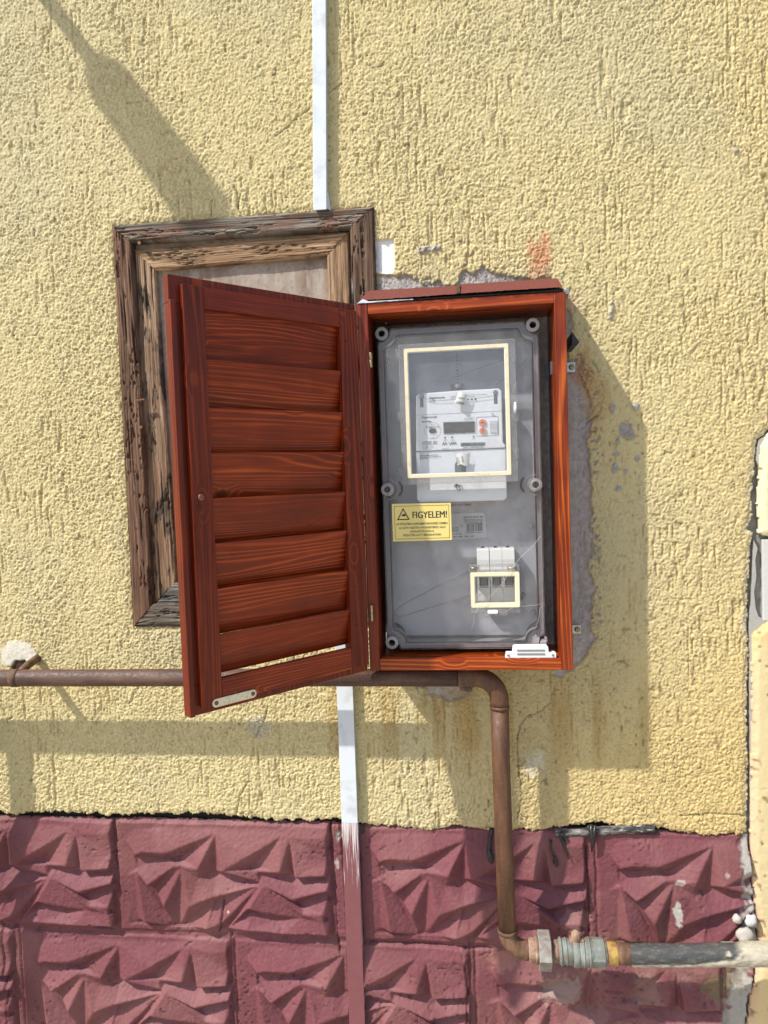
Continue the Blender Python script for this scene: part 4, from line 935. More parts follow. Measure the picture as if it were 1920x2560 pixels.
for zz_ in (1.700, 1.620, 1.545, 1.475, 1.405, 1.335, 1.262, 1.190, 1.118):
    b = MB(); b.tube([DP(.030+.004*random.random(), -.0005, zz_-.012), DP(.030, .0006, zz_-.012)], [.0022, .0018], 10); b.build('dowel_plug', M['wz'], door)
# magnetic catch screwed on the bottom board
mc = MB(); y_ = -.1165; zc0 = zb0+.0217
xa, _ = XZ(1262.8, 1640, y_); xb, _ = XZ(1390.8, 1640, y_)
xa2, _ = XZ(1283, 1640, y_); xb2, _ = XZ(1371, 1640, y_)
mc.prism([(xa, zc0), (xb, zc0), (xb, zc0+.0085), (xb-.003, zc0+.0095), (xb2+.001, zc0+.0095), (xb2, zc0+.0200), (xb2-.003, zc0+.0222), (xa2+.003, zc0+.0222), (xa2, zc0+.0200), (xa2-.001, zc0+.0095), (xa+.002, zc0+.0095)], y_, y_+.014)
mco = mc.build('magnet_catch', M['whitep'], CB, .0010)
for z in (zc0+.0058, zc0+.0125):
    b = MB(); b.box(xa2+.007, xb2-.006, y_-.0012, y_+.004, z, z+.0030); b.build('magnet_bar', M['steel'], mco, .0003)
for x in (xa+.0060, xb-.0060):
    b = MB(); b.tube([(x, y_-.0002, zc0+.0052), (x, y_-.0012, zc0+.0052)], [.0026, .0022], 12); b.build('screw', M['steel'], mco)

# ================================================================ ENCLOSURE (grey tray, plate, clear cover)
EN = thing('meter_enclosure', 'grey plastic meter box with dusty clear cover inside the wooden cabinet', 'meter box', (-.01, -.014, 1.13))
def notched(x0, x1, z0, z1, r, n=7, fil=.004, mid=None):
    pts = []
    def arcp(cx, cz, a0, a1):
        return [(cx+r*math.cos(math.radians(a0+(a1-a0)*i/n)), cz+r*math.sin(math.radians(a0+(a1-a0)*i/n))) for i in range(n+1)]
    pts += [(x0+r+fil, z0)]+[(x0+r, z0+.0015)]+arcp(x0, z0, 8, 82)+[(x0, z0+r+fil)]
    pts += [(x0, z1-r-fil)]+arcp(x0, z1, -82, -8)+[(x0+r+fil, z1)]
    pts += [(x1-r-fil, z1)]+arcp(x1, z1, 188, 262)+[(x1, z1-r-fil)]
    pts += [(x1, z0+r+fil)]+arcp(x1, z0, 98, 172)+[(x1-r-fil, z0)]
    return pts
ex0 = (XZ(947,854,-.08)[0]+XZ(969,1598,-.08)[0])/2; ex1 = (XZ(1343,814,-.08)[0]+XZ(1362,1590,-.08)[0])/2
ez1 = (XZ(972,826,-.08)[1]+XZ(1310,803,-.08)[1])/2; ez0 = XZ(1150,1620,-.08)[1]
px0 = XZ(977.8,1500,-.05)[0]; px1 = XZ(1347,1400,-.05)[0]; pz0 = XZ(1150,1590,-.05)[1]; pz1 = (XZ(976,835.5,-.05)[1]+XZ(1307,826,-.05)[1])/2
rn = .0235
b = MB(); b.ring(notched(ex0, ex1, ez0, ez1, rn), notched(ex0+.0095, ex1-.0095, ez0+.0095, ez1-.0095, rn), -.0780, -.0150); b.prism(notched(ex0+.004, ex1-.004, ez0+.004, ez1-.004, rn), -.0240, -.0150)
b.build('base_tray', M['greyd'], EN, .0012)
b = MB(); b.ring(notched(ex0+.0092, ex1-.0092, ez0+.0092, ez1-.0092, rn), notched(ex0+.0118, ex1-.0118, ez0+.0118, ez1-.0118, rn), -.0790, -.0760); b.build('seal_groove', M['black'], EN)
b = MB(); b.prism(notched(px0, px1, pz0, pz1, rn*1.12), -.0440, -.0410); b.build('mounting_plate', M['grey'], EN, .0006)
b = MB(); b.ring(notched(px0-.0013, px1+.0013, pz0-.0013, pz1+.0013, rn*1.12), notched(px0-.0001, px1+.0001, pz0-.0001, pz1+.0001, rn*1.12), -.0425, -.0240); b.build('plate_gap_shade', M['black'], EN)  # black ring standing in for the shade in the gap round the plate
# transparent cover: flange, stepped wall, front
def shell(b, oa, ya, ob, yb_, mi=0):
    n = len(oa); b.add([(p[0], ya, p[1]) for p in oa]+[(p[0], yb_, p[1]) for p in ob], [(i, (i+1) % n, n+(i+1) % n, n+i) for i in range(n)], mi, False)
o1 = notched(ex0-.001, ex1+.001, ez0-.001, ez1+.001, rn); o2 = notched(ex0+.0035, ex1-.0035, ez0+.0035, ez1-.0035, rn); o3 = notched(ex0+.009, ex1-.009, ez0+.009, ez1-.009, rn*1.0); o4 = notched(ex0+.0125, ex1-.0125, ez0+.0125, ez1-.0125, rn)
b = MB(); shell(b, o1, -.0720, o1, -.0840); shell(b, o1, -.0840, o2, -.0850); shell(b, o2, -.0850, o3, -.0950, 0); shell(b, o3, -.0950, o4, -.0985)
b.prism(o4, -.0985, -.0980, 1, caps=(True, False))
cov = b.build('clear_cover', [M['cleart'], M['clear']], EN)
for px, py, hide in [(1332,812,0),(968.6,1224,0),(1339,1212,0),(980,1607,0),(954,834,1)]:
    x, z = XZ(px, py, -.089)
    b = MB(); b.disc((x, z), .0120, -.0890, -.0300, 32, 0, hole=.0068); b.disc((x, z), .0068, -.060, -.050, 20, 1); b.disc((x, z), .0090, -.0900, -.0888, 32, 0, hole=.0060)
    b.build('fixing_boss', [M['boss'] if not hide else M['greyd'], M['black']], EN, .0008)
    if py in (1224, 1212):   # half-round pockets of the cover round the middle bosses
        s_ = 1 if px < 1100 else -1
        arc_ = [(x+.0185*math.cos(math.radians(a))*s_+s_*.002, z+.0185*math.sin(math.radians(a))) for a in range(-100, 101, 10)]
        b = MB(); b.tube([(p[0], -.0905, p[1]) for p in arc_], .0013, 8); b.build('pocket_rim', M['cleart'], EN)
        arc_ = [(x+.0175*math.cos(math.radians(a))*s_+s_*.006, z+.0175*math.sin(math.radians(a))) for a in range(-50, 51, 10)]
        b = MB(); b.tube([(p[0], -.0470, p[1]) for p in arc_], .0016, 8); b.build('gap_shade_arc', M['black'], EN)  # black arc standing in for the shade in the gap by the boss
# broken lower right boss: split tube leaning down
x, z = XZ(1352, 1600, -.089)
b = MB(); n = 14
for k in range(n):
    a0 = math.radians(200+250*k/n-70); a1 = math.radians(200+250*(k+1)/n-70)
    for rr in (.0122,):
        p = [(x+rr*math.cos(a), -.089-.002*random.random(), z+rr*math.sin(a)) for a in (a0, a1)]
        b.obox(p[0], Vector(p[1])-Vector(p[0]), Vector((0, .045, 0)), Vector(((x-p[0][0])*.35, 0, (z-p[0][2])*.35)))
b.obox((x-.017, -.092, z-.020), (.012, 0, -.001), (0, .03, 0), (.003, 0, .026)); b.obox((x-.002, -.093, z-.018), (.011, 0, 0), (0, .03, 0), (.001, 0, .017))
dfix(b.build('broken_boss', M['boss'], EN, .0006))
# plate screws
for px, py in [(966+3, 903), (1011, 1103), (978.5, 1322), (1330, 1315), (1335, 1532), (1141, 1214.5)]:
    y = -.045 if py != 1214.5 else -.0995
    x, z = XZ(px, py, y); b = MB(); b.tube([(x, y, z), (x, y-.0014, z), (x, y-.0022, z)], [.0040, .0038, .0020], 16); b.box(x-.0022, x+.0022, y-.0026, y-.0018, z-.0004, z+.0004, 1); b.box(x-.0004, x+.0004, y-.0026, y-.0018, z-.0022, z+.0022, 1)
    b.build('screw', [M['steel'], M['black']], EN)
# slotted row of holes in the plate above the meter
b = MB()
for i, py in enumerate([886, 893, 902, 910, 919, 926, 934, 941, 949, 956]):
    x, z = XZ(1142+(py-886)*.03, py, -.0445); b.disc((x, z), .0010 if i != 5 else .0016, -.0444, -.0443, 12)
b.build('hole_row', M['black'], EN)
# meter window: lid, gasket, pane, hinge lugs, latch
wy = -.1085
lid = [XZ(993.7,864,wy), XZ(1288,843,wy), XZ(1295.4,1203,wy), XZ(1007.4,1212.4,wy)]
gs = [XZ(1008.5,872.7,wy), XZ(1271,858,wy), XZ(1278.6,1186,wy), XZ(1020,1197.6,wy)]
def rect4(q): return (q[0][0]+q[3][0])/2, (q[1][0]+q[2][0])/2, (q[2][1]+q[3][1])/2, (q[0][1]+q[1][1])/2
def rrect(x0, x1, z0, z1, r, n=5):
    pts = []
    for cx, cz, a in ((x0+r, z0+r, 180), (x1-r, z0+r, 270), (x1-r, z1-r, 0), (x0+r, z1-r, 90)):
        pts += [(cx+r*math.cos(math.radians(a+90*i/n)), cz+r*math.sin(math.radians(a+90*i/n))) for i in range(n+1)]
    return pts
def window(name, L4, G4, gw, y, gasket, r=.003):
    x0, x1, z0, z1 = rect4(L4); a0, a1, c0, c1 = rect4(G4)
    b = MB(); b.ring(rrect(x0, x1, z0, z1, r), rrect(a0, a1, c0, c1, r*.8), y, y+.0018); b.ring(rrect(x0, x1, z0, z1, r), rrect(x0+.0012, x1-.0012, z0+.0012, z1-.0012, r), y+.0018, y+.0098)
    w_ = b.build(name, M['cleart'], EN)
    b = MB(); b.ring(rrect(a0, a1, c0, c1, r), rrect(a0+gw, a1-gw, c0+gw, c1-gw, r*.7), y-.0005, y+.0080); b.build('gasket', gasket, w_, .0006)
    b = MB(); b.ring(rrect(a0+gw, a1-gw, c0+gw, c1-gw, r*.7), rrect(a0+gw+.0012, a1-gw-.0012, c0+gw+.0012, c1-gw-.0012, r*.5), y+.0010, y+.0076); b.build('frame_step', M['pvc'] if gasket is M['cream'] else M['creamy'], w_)
    b = MB(); b.prism(rrect(a0+gw, a1-gw, c0+gw, c1-gw, r*.5), y+.0012, y+.002, caps=(True, False)); b.build('pane', M['pane'], w_)
    return w_
mw = window('meter_window', lid, gs, .0066, wy, M['cream'])
for px, py in [(996,885),(1000,1040),(1003,1180)]:
    x, z = XZ(px, py, wy); b = MB(); b.box(x-.0050, x+.004, wy+.001, wy+.009, z-.0080, z+.0080); b.build('hinge_lug', M['cleart'], mw, .001)
for px, py in [(1283,905),(1286,970),(1290,1135)]:
    x, z = XZ(px, py, wy); b = MB(); b.box(x-.004, x+.0055, wy+.0005, wy+.009, z-.0100, z+.0100); b.tube([(x+.001, wy-.0008, z-.005), (x+.001, wy-.0008, z+.007)], .0016, 8); b.build('clip_lug', M['cleart'], mw, .001)
x, z = XZ(1287, 1022, wy); b = MB(); b.prism(rrect(x-.0055, x+.0075, z-.0230, z+.0225, .004), wy-.003, wy+.008); b.build('latch', M['cleart'], mw, .001)
x, z = XZ(1286.5, 1022, wy); b = MB(); b.tube([(x, wy-.0045, z-.0095), (x+.0012, wy-.0065, z), (x+.001, wy-.0045, z+.0110)], [.0016, .0034, .0020], 12); b.build('latch_highlight', M['pvc'], mw)  # white tube standing in for the highlight on the latch
# breaker window
wy2 = -.1060
lid2 = [XZ(1172.5,1413,wy2), XZ(1297,1410,wy2), XZ(1302,1533,wy2), XZ(1177,1532,wy2)]
gs2 = [XZ(1175,1432,wy2), XZ(1298,1429,wy2), XZ(1301,1518,wy2), XZ(1179,1520,wy2)]
bw = window('breaker_window', lid2, gs2, .0072, wy2, M['creamy'], .003)
for px in (1188, 1283):
    x, z = XZ(px, 1420, wy2); b = MB(); b.tube([(x-.010, wy2-.001, z), (x+.006, wy2-.001, z)], .0013, 8); b.box(x-.011, x+.009, wy2+.0003, wy2+.006, z-.004, z+.005, 1); b.build('hinge_pin', [M['brass'], M['cleart']], bw)
x, z = XZ(1241, 1530, wy2); b = MB(); b.prism(rrect(x-.021, x+.021, z-.0065, z+.0050, .003), wy2-.0015, wy2+.004); b.build('pull_tab', M['cleart'], bw, .0008)
x, z = XZ(1232, 1529, wy2); b = MB(); b.prism(rrect(x-.0095, x+.0095, z-.0035, z+.0035, .003), wy2-.0040, wy2-.0010); b.build('tab_insert', M['whitep'], bw, .0010)
x0, x1, z0, z1 = rect4(gs2); x, z = XZ(1301, 1432, -.07)
b = MB(); b.box(x1-.004, x1+.0035, -.082, -.060, z1-.028, z1+.001); b.obox((x1-.001, -.095, z1-.052), (.006, 0, -.003), (0, .01, 0), (.007, 0, .012)); b.build('rail_end', M['inkgrey'], bw, .0006)

# ================================================================ METER
MT = thing('electricity_meter', 'pale grey electricity meter with display and two orange buttons behind the upper window', 'meter', (.01, -.045, 1.42))
my = -.086
b = MB(); b.prism([XZ(*p, my) for p in [(1040,992),(1046,984),(1150,976),(1247,971),(1255,977),(1258,1106),(1264,1113),(1264,1119.8),(1040,1128.8)]], my, -.0445); mbody = b.build('upper_case', M['meter'], MT, .0022, 3)
b = MB(); b.prism([XZ(*p, my) for p in [(1039,1130),(1266,1121),(1268,1244),(1261,1251),(1049,1257),(1042,1250)]], my+.001, -.0445); b.build('terminal_cover', M['meter'], MT, .0026, 3)
b = MB()
for q4 in [[(1041,1037.8),(1256,1026.8),(1256,1027.4),(1041,1038.4)],[(1040,1129.6),(1262,1120.5),(1262,1121.1),(1040,1130.2)]]:
    b.prism([XZ(*p, my) for p in q4], my-.0003, my+.0006)
b.build('case_seam', M['meterg'], MT)
b = MB(); b.prism([XZ(*p, my) for p in [(1108,1055.5),(1187,1053),(1187,1081),(1109,1084)]], my-.0016, my+.001); b.build('display_frame', M['inkgrey'], MT, .0005)
b = MB(); b.prism([XZ(*p, my-.002) for p in [(1110,1057.3),(1185,1054.8),(1185,1079.5),(1111,1082)]], my-.0018, my+.0); b.build('display', M['lcd'], MT)
x0_, z1_ = XZ(1191, 1043, my); x1_, z0_ = XZ(1247, 1089, my)
b = MB(); b.ring(rrect(x0_, x1_, z0_, z1_, .002), rrect(x0_+.0005, x1_-.0005, z0_+.0005, z1_-.0005, .0018), my-.0004, my+.0004); b.build('control_outline', M['inkgrey'], MT)
for i, (px, py) in enumerate([(1206,1056.5),(1206.7,1076.8)]):
    x, z = XZ(px, py, my)
    b = MB(); b.disc((x, z), .0078, my-.0008, my+.001, 28); b.disc((x, z), .0061, my-.0030, my, 28, 1)
    if i == 0: b.box(x-.0033, x+.0033, my-.0037, my-.003, z-.0006, z+.0006, 2)
    else: b.obox((x-.0009, my-.0037, z-.0034), (.0013, 0, 0), (0, .0007, 0), (.0010, 0, .0068), 2)
    b.build('push_button', [M['meter'], M['orange'], simple('dark_red_mark', (.12, .015, .01), .5)], MT, .0003)
x0_, z1_ = XZ(1223.5, 1052, my); x1_, z0_ = XZ(1244, 1081.5, my)
b = MB(); b.prism(rrect(x0_, x1_, z0_, z1_, .0014), my-.0016, my+.001)
for k in (.33, .5, .66): b.box(x0_, x1_, my-.0018, my-.0014, z0_+(z1_-z0_)*k, z0_+(z1_-z0_)*k+.0003, 1)
b.build('slide_cover', [simple('slide_grey', (.50, .52, .54), .4), M['meterg']], MT, .0004)
x, z = XZ(1081.5, 1077, my)
b = MB(); b.disc((x, z), .0152, my-.0003, my+.0005, 40, 0, hole=.0148); b.build('port_ring', M['inkgrey'], MT)
b = MB(); b.prism(rrect(x-.0068, x+.0068, z-.0044, z+.0044, .0042), my-.0016, my+.0005); b.build('optical_port', M['black'], MT, .0005)
for px, py in [(1054, 990.5), (1238.6, 981)]:
    x, z = XZ(px, py, my)
    b = MB(); b.disc((x, z), .0040, my-.0012, my+.001, 20, 0); b.disc((x, z), .0028, my-.0022, my, 16, 1); b.box(x-.0018, x+.0018, my-.0026, my-.0018, z-.0004, z+.0004, 0); b.build('seal_screw', [M['black'], M['steel']], MT)
    b = MB(); b.box(x-.0031, x+.0031, my-.0004, my+.001, z-.0205, z-.0042); b.build('seal_slot', M['inkgrey'], MT)
x, z = XZ(1143.5, 965.5, -.06); b = MB(); b.disc((x, z), .0052, -.0600, -.0445, 22, 0); b.disc((x, z), .0036, -.0615, -.0595, 16, 1); b.box(x-.0022, x+.0022, -.0620, -.0612, z-.0004, z+.0004, 0)
b.box(x-.0115, x-.0085, -.052, -.0445, z-.006, z+.005, 0); b.box(x+.0085, x+.0115, -.052, -.0445, z-.006, z+.005, 0); b.build('hanging_hook', [M['inkgrey'], M['steel']], MT, .0004)
b = MB(); x, z = XZ(1148.5, 1219.5, my); b.disc((x, z), .0056, my-.0004, my+.002, 24, 0, hole=.0051); b.box(x-.0006, x+.0006, my-.0003, my+.001, z-.0035, z+.0035); b.build('cover_screw', M['meterg'], MT)
b = MB(); b.prism([XZ(*p, my) for p in [(1137,1180),(1137,1160),(1142,1154),(1162,1154),(1165,1160),(1165,1180)]], my-.0003, my+.001); b.build('seal_recess', M['meterg'], MT)
# printing on the meter
b = MB()
def mt(txt, px, py, h, w=None, bold=.0, mb=None, y=None, align='LEFT'):
    y = my if y is None else y
    x, z = XZ(px, py, y); mb = b if mb is None else mb
    if w: w = w*(y+D)/F
    text_into(mb, txt, x, z, y-.0006, h*(y+D)/F, w, 0, bold, align)
mt('Sagemcom', 1073, 997.5, 6, 38, .012); mt('CL109', 1073.5, 1005.5, 4, 15, .01)
mt('Ne dolgozzon', 1126, 991.5, 2.4, 16); mt('Toggi mer a', 1126, 995.5, 2.4, 16); mt('kapcsoldal it a mernoengedelye', 1171, 988.5, 2.4, 45); mt('nelkul aggonu!', 1168, 993, 2.4, 20)
b.build('printing', M['ink'], MT); b = MB()
mt('Sagemcom', 1054, 1046, 6, 38, .012); mt('MA309M', 1055, 1056.5, 4.5, 22, .02)
mt('TIER-25', 1074, 1064, 3, 13); mt('CE', 1065.5, 1071, 5.5, 9, .01); mt('M24 0122', 1075, 1070, 4, 23, .008); mt('W1   V3', 1082, 1090, 2.4, 12); mt('2024', 1078, 1096, 2.6, 8)
mt('3x230/400V  50Hz', 1056, 1107, 3.6, 37, .02); mt('0.25-5(80)A  IP52', 1055, 1111.8, 3.6, 37, .02); mt('EN 50470-3 Cl.B', 1056.5, 1117, 2.8, 25); mt('EN 62053-23 Cl.2', 1056.5, 1121, 2.8, 28); mt('-40°C / +70°C', 1056.5, 1124.8, 2.8, 22)
mt('2901124000002821', 1157, 1121.5, 4.4, 52); mt('Hálózati', 1106.5, 1123.5, 2.6, 16); mt('L1 L2 L3 N1', 1112, 1086, 2.6, 23); mt('P   T  Mag', 1144, 1085, 2.6, 18)
mt('Impulz', 1110, 1100, 2, 7); mt('egyezet', 1108, 1103, 2, 11); mt('P-Q', 1128, 1099, 2, 6); mt('impulzus', 1126, 1102.5, 2, 11); mt('Figyelem feszültség', 1160, 1047.5, 2.2, 20); mt('rákapcsolás tilos !', 1159, 1051, 2.2, 26)
b.build('printing', M['ink'], MT); b = MB()
mt('Gyártó:', 1049.5, 1135.5, 2.6, 10); mt('Sagemcom Magyarország Kft.', 1049.5, 1140.3, 3, 45, .02); mt('1097 Budapest, Könyves Kálmán krt. 12a', 1049.5, 1144.5, 3, 53, .02); mt('Magyarország', 1049.5, 1148.3, 2.8, 21, .01)
b.build('printing', M['ink'], MT); b = MB()
mt('P1', 1229, 1036, 3.4, 5); mt('HAN', 1229.5, 1040.5, 3, 8)
b.build('printing', M['ink'], MT); b = MB()
# logo lettering of the grid company: three open strokes
def stroke(pts, w, mb=None):
    mb = b if mb is None else mb
    P_ = [XZ(*p, my) for p in pts]
    for (xa, za), (xb, zb) in zip(P_[:-1], P_[1:]):
        L = math.hypot(xb-xa, zb-za); nx, nz = -(zb-za)/L*w/2, (xb-xa)/L*w/2
        mb.prism([(xa+nx, za+nz), (xa-nx, za-nz), (xb-nx, zb-nz), (xb+nx, zb+nz)], my-.0006, my+.0002)
stroke([(1106,1113.5),(1109,1105.5),(1112,1113),(1115,1105.5),(1118,1113)], .0011); stroke([(1122,1105),(1126,1112.5),(1130,1105)], .0011); stroke([(1130,1105.5+7),(1133,1105),(1136,1112),(1138.5,1104.8),(1141.5,1112)], .0011)
b.build('printed_logo', M['inkgrey'], MT); b = MB()
rb = random.Random(4); xx = 1152.0
while xx < 1212:
    w_ = rb.choice((.5, .8, 1.2)); q_ = [XZ(xx, 1107-(xx-1152)*.025, my), XZ(xx+w_, 1107-(xx-1152)*.025, my), XZ(xx+w_, 1115.5-(xx-1152)*.02, my), XZ(xx, 1115.5-(xx-1152)*.02, my)]
    b.prism(q_, my-.0006, my+.0001); xx += w_+rb.choice((.5, .8, 1.1))
b.build('barcode', M['ink'], MT); b = MB()
for px, py in [(1170,999),(1179.5,998.5),(1189,998)]:
    x, z = XZ(px, py, my); b.disc((x, z), .0016, my-.0006, my+.0002, 14)
mt('Tx   Status  Power', 1166, 1004.5, 1.8, 28)
b.build('lamp_dots', M['ink'], MT)
for px, py in [(1112.5,1094),(1130,1093)]:
    x, z = XZ(px, py, my); b = MB(); b.disc((x, z), .0016, my-.0006, my+.0002, 14); b.build('pulse_lamp', M['ink'], MT)
x, z = XZ(1184, 1091, my); b = MB(); b.disc((x, z), .0017, my-.0008, my+.0002, 14); text_into(b, 'Ready', XZ(1180, 1098, my)[0], XZ(1180, 1098, my)[1], my-.0006, .0020, .0065); b.build('green_lamp_mark', simple('green_mark', (.03, .30, .16), .4), MT)

# paper seal tags hanging on the meter
def seal(label, pts, prnt, y0, bend):
    t_ = thing('seal_tag', label, 'seal tag', P(pts[0][0], pts[0][1], y0), 'folded white seal tags on the meter')
    n = 12; vs = []; fs = []
    a, b2, c, d = [Vector((*XZ(*p, y0), 0)) for p in pts]
    for j in range(2):
        for i in range(n+1):
            u = i/n; p = (a*(1-u)+b2*u) if j == 0 else (d*(1-u)+c*u)
            yy = y0-bend*math.sin(math.pi*u*.9+.3*j); vs.append((p.x, yy, p.y+.002*math.sin(math.pi*u*2)))
    for i in range(n): fs.append((i, i+1, n+2+i, n+1+i))
    k = len(vs); vs += [(v[0], v[1]+.0007, v[2]) for v in vs]
    fs += [(k+f[3], k+f[2], k+f[1], k+f[0]) for f in fs[:n]]
    mb = MB(); mb.add(vs, fs, 0, True); mb.build('tag_paper', M['tag'], t_)
    mb = MB()
    for (px, py, w_, h_, rot) in prnt:
        x, z = XZ(px, py, y0); text_into(mb, '|||||||||||', x, z, y0-bend-.0010, h_, w_, 0, .02, rot=rot)
    mb.build('tag_printing', M['ink'], t_)
    return t_
seal('crumpled white seal tag hanging across the top of the meter front', [(1146,981),(1170,985),(1160,1017),(1136,1008)], [(1141,1007,.014,.0035,-.3),(1145,996,.012,.002,-.2)], my-.006, .006)
seal('upright folded white seal tag at the bottom of the meter front', [(1140,1137),(1176,1130),(1172,1162),(1144,1164)], [(1146,1160,.012,.0035,1.6),(1158,1156,.011,.0022,1.65)], my-.005, .005)
# sealing wires
def wire(name, label, pts, y, r, mat='wire', cat='wire', group=None):
    mb = MB(); mb.tube([P(px, py, yy) for px, py, yy in pts] if len(pts[0]) == 3 else [P(px, py, y) for px, py in pts], r, 6)
    o = mb.build(name, M[mat]); return tag(o, label, cat, group)
wire('seal_wire', 'thin seal wire looping from the breaker window to the lower left of the grey plate', [(1174,1428),(1150,1438),(1120,1450),(1085,1470),(1040,1494),(1005,1513),(987,1528),(986,1535),(995,1541),(1008,1540),(1040,1530),(1080,1518),(1130,1502),(1176,1488)], -.1000, .00038, group='thin seal wires behind the cover')
wire('seal_wire', 'slack seal wire strung across the top of the meter between its two seal screws', [(1054,992),(1075,1000),(1100,1002),(1140,998),(1180,997),(1238,989)], my-.003, .00035, group='thin seal wires behind the cover')
wire('seal_wire', 'straight dark wire slanting up to the right in the empty upper window', [(1091,961),(1130,946),(1180,927),(1220,912),(1262,899)], -.060, .00035, group='thin seal wires behind the cover')
wire('seal_wire', 'dark wire curving up outside the upper window towards the top right', [(1240,962),(1265,944),(1290,922),(1308,908),(1320,893),(1325,880)], -.050, .00035, group='thin seal wires behind the cover')
# cobwebs
wire('cobweb', 'long pale cobweb thread crossing the breaker window from top right to bottom left', [(1352,1340,-.10),(1335,1362,-.103),(1302,1393,-.106),(1288,1410,-.108),(1262,1450,-.110),(1245,1472,-.110),(1222,1494,-.110),(1213,1508,-.110),(1195,1520,-.108),(1186,1538,-.104),(1184,1556,-.101),(1178,1575,-.100)], 0, .00032, 'web', 'cobweb', 'cobweb threads in the cabinet')
wire('cobweb', 'pale cobweb thread from breaker window to the right edge of the clear cover', [(1262,1530,-.106),(1285,1518,-.106),(1305,1516,-.104),(1340,1513,-.101),(1360,1506,-.098),(1350,1522,-.098),(1347,1545,-.098),(1346,1556,-.098),(1338,1562,-.098)], 0, .00026, 'web', 'cobweb', 'cobweb threads in the cabinet')
wire('cobweb', 'tiny white cobweb tuft under the top board at the left', [(957,789,-.04),(961,798,-.04),(958,803,-.04),(964,806,-.04),(962,808,-.04),(967,809,-.04)], 0, .0011, 'web', 'cobweb', 'cobweb threads in the cabinet')
# ================================================================ CIRCUIT BREAKERS
def breaker(label, cx):
    z1 = XZ(1240, 1372, -.08)[1]; z0 = XZ(1240, 1508, -.08)[1]; h = z1-z0; w2 = .0113
    t_ = thing('circuit_breaker', label, 'circuit breaker', (cx, -.0445, z0), 'circuit breakers behind the small window')
    prof = [(-.0445, 0), (-.072, 0), (-.078, .004), (-.078, h*.27), (-.086, h*.29), (-.086, h*.62), (-.0865, h*.63), (-.078, h*.66), (-.078, h*.80), (-.073, h*.97), (-.069, h), (-.0445, h)]
    n = len(prof); mb = MB()
    mb.add([(cx-w2, p[0], z0+p[1]) for p in prof]+[(cx+w2, p[0], z0+p[1]) for p in prof], [tuple(range(n)), tuple(range(2*n-1, n-1, -1))]+[((i+1) % n, i, n+i, n+(i+1) % n) for i in range(n)])
    dfix(mb.build('case', M['breaker'], t_, .0006))
    mb = MB(); mb.box(cx-.0082, cx+.0082, -.0866, -.0850, z0+h*.335, z0+h*.475, 0); mb.build('toggle_slot', M['black'], t_)
    mb = MB(); mb.box(cx-.0090, cx+.0090, -.0925, -.0860, z0+h*.475, z0+h*.505, 0); mb.box(cx-.0050, cx+.0050, -.0900, -.0860, z0+h*.36, z0+h*.475, 0); mb.build('toggle', M['inkgrey'], t_, .0008)
    mb = MB(); mb.box(cx-.0085, cx+.0085, -.0866, -.0858, z0+h*.30, z0+h*.325, 0); mb.build('rating_plate', M['meterg'], t_); mb = MB(); text_into(mb, 'C25', cx-.007, z0+h*.53, -.0864, .0035, .008); text_into(mb, '6000', cx-.007, z0+h*.575, -.0864, .0026, .013); mb.build('rating_print', M['meterg'], t_)
    mb = MB(); mb.disc((cx, z1+.0004), .0034, -.0600, -.0590, 16); mb.build('terminal_hole', M['black'], t_)
    return t_
M['breaker'] = simple('breaker_case', (.58, .58, .55), .4, var=.04)
bx = [XZ(1209, 1440, -.08)[0], XZ(1241.2, 1440, -.08)[0], XZ(1272.5, 1440, -.08)[0]]
t0 = breaker('leftmost of the three circuit breakers, set slightly apart from the other two', bx[0])
for cx, lab in ((bx[1], 'middle one of the three pale circuit breakers behind the small window'), (bx[2], 'rightmost of the three circuit breakers, nearest the bare wall strip')):
    r_ = t0.copy(); C.objects.link(r_); r_.location.x = cx; r_['label'] = lab
    for ch in t0.children:
        c_ = ch.copy(); C.objects.link(c_); c_.parent = r_
# ================================================================ STICKERS
ys = -.0992
st_ = thing('warning_sticker', 'yellow warning sticker with black triangle and the word FIGYELEM on the clear cover', 'sticker', P(1055, 1350, ys))
q4 = [XZ(979.4,1260,ys), XZ(1127,1257,ys), XZ(1130,1349.7,ys), XZ(982.8,1354,ys)]
b = MB(); b.prism(q4, ys, ys+.0004); b.build('sticker_sheet', M['yel'], st_)
S = lambda x, y: XZ(960+x*.16878, 1240+y*.16867, ys)
b = MB(); yi = ys-.00025
def line4(pts, w):
    P_ = [S(*p) for p in pts]
    for (xa, za), (xb, zb) in zip(P_, P_[1:]+P_[:1]):
        L = math.hypot(xb-xa, zb-za); nx, nz = -(zb-za)/L*w/2, (xb-xa)/L*w/2; ex, ez = (xb-xa)/L*w/2, (zb-za)/L*w/2
        b.prism([(xa+nx-ex, za+nz-ez), (xa-nx-ex, za-nz-ez), (xb-nx+ex, zb-nz+ez), (xb+nx+ex, zb+nz+ez)], yi, yi+.0001)
line4([(150,155),(958,132),(972,617),(172,640)], .00065)
line4([(283,192),(370,345),(205,350)], .0019)
def stx(txt, x, y, x2, h, bold=.03):
    a = S(x, y); c = S(x2, y-((x2-x)*.004)); text_into(b, txt, a[0], a[1], yi, h, c[0]-a[0], 0, bold, rot=.0)

for dx_ in (-.00035, 0, .00035):
    a = S(425, 330); c = S(932, 328); text_into(b, 'FIGYELEM!', a[0]+dx_, a[1], yi-.00002*dx_/.00035, .0128, c[0]-a[0], 0, 0.0)

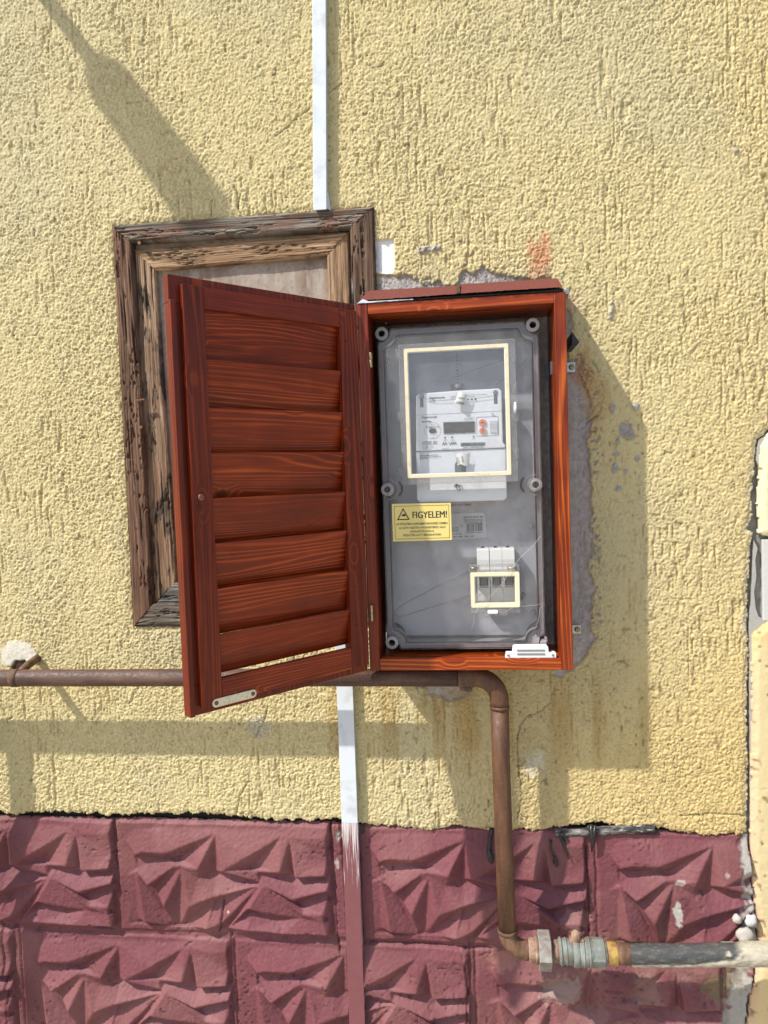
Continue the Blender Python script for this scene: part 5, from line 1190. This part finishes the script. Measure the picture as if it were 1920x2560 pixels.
stx('AZ ÉPÜLETBEN NAPELEM/PV RENDSZER ÜZEMEL!', 183, 433, 945, .0038, .014)
stx('AZ AKTÍV VEZETŐK A PV INVERTERRŐL VALÓ', 222, 490, 912, .0038, .014)
stx('LEVÁLASZTÁS UTÁN IS', 393, 541, 740, .0038, .014)
stx('FESZÜLTSÉG ALATT MARADHATNAK!', 286, 597, 850, .0038, .014)
x, z = S(290, 290); b.prism([(x-.0045, z-.0012), (x+.0042, z-.0012), (x+.0040, z+.0010), (x+.002, z+.0030), (x-.001, z+.0032), (x-.003, z+.0012)], yi, yi+.0001); b.disc((x+.0006, z+.0002), .0011, yi-.0001, yi, 12)
o = b.build('sticker_printing', M['ink'], st_)
yl = -.0452
tl = thing('type_label', 'silver type label with barcode on the grey plate beside the yellow sticker', 'label', P(1190, 1340, yl))
b = MB(); b.prism([XZ(1095,1285,yl), XZ(1208,1282,yl), XZ(1212,1285,yl), XZ(1217,1341,yl), XZ(1214,1344,yl), XZ(1100,1352,yl)], yl, yl+.0004); b.build('label_sheet', M['label'], tl)
b = MB(); T = lambda x, y: XZ(960+x*.16878, 1240+y*.16867, yl)
rb = random.Random(9); xx = 1220
while xx < 1462:
    w_ = rb.choice((3, 5, 8)); t1 = 408-(xx-1220)*.05; b.prism([T(xx, t1), T(xx+w_, t1), T(xx+w_, t1+118), T(xx, t1+118)], yl-.0003, yl); xx += w_+rb.choice((3, 5, 8))
def tt_(txt, x, y, x2, h, bold=.02):
    a = T(x, y); c = T(x2, y); text_into(b, txt, a[0], a[1], yl-.0003, h, c[0]-a[0], 0, bold)
tt_('CSATÁRI PLAST Kft.', 1180, 330, 1470, .0042, .03); tt_('Elosztószekrény gyártás', 1185, 360, 1460, .0020); tt_('4220 Hajdúböszörmény', 1190, 378, 1465, .0018); tt_('www.csatariplast.hu   info', 1180, 400, 1460, .0018)
tt_('CE', 1132, 460, 1168, .0040, .0); tt_('5 999887 488011', 1215, 548, 1465, .0020); tt_('Tip: PVT 3060', 1020, 574, 1150, .0026, .02); tt_('2021. 3060   3 Fáz   1,M', 1022, 612, 1320, .0026, .03)
for k, yy in enumerate((475, 496, 515, 533)): tt_('IP65 IK10 690V' if k % 2 else 'EN 61439-5', 1010, yy, 1110, .0016)
b.build('label_printing', M['ink'], tl)
tl2 = thing('maker_print', 'dark faded maker lettering on the plate just below the meter', 'lettering', P(1170, 1264, yl))
b = MB(); a = XZ(1128, 1265.5, yl); text_into(b, 'MÉRŐHELY 3x80A', a[0], a[1], yl-.0003, .0042, .038, 0, .03); b.build('letters', M['ink'], tl2)
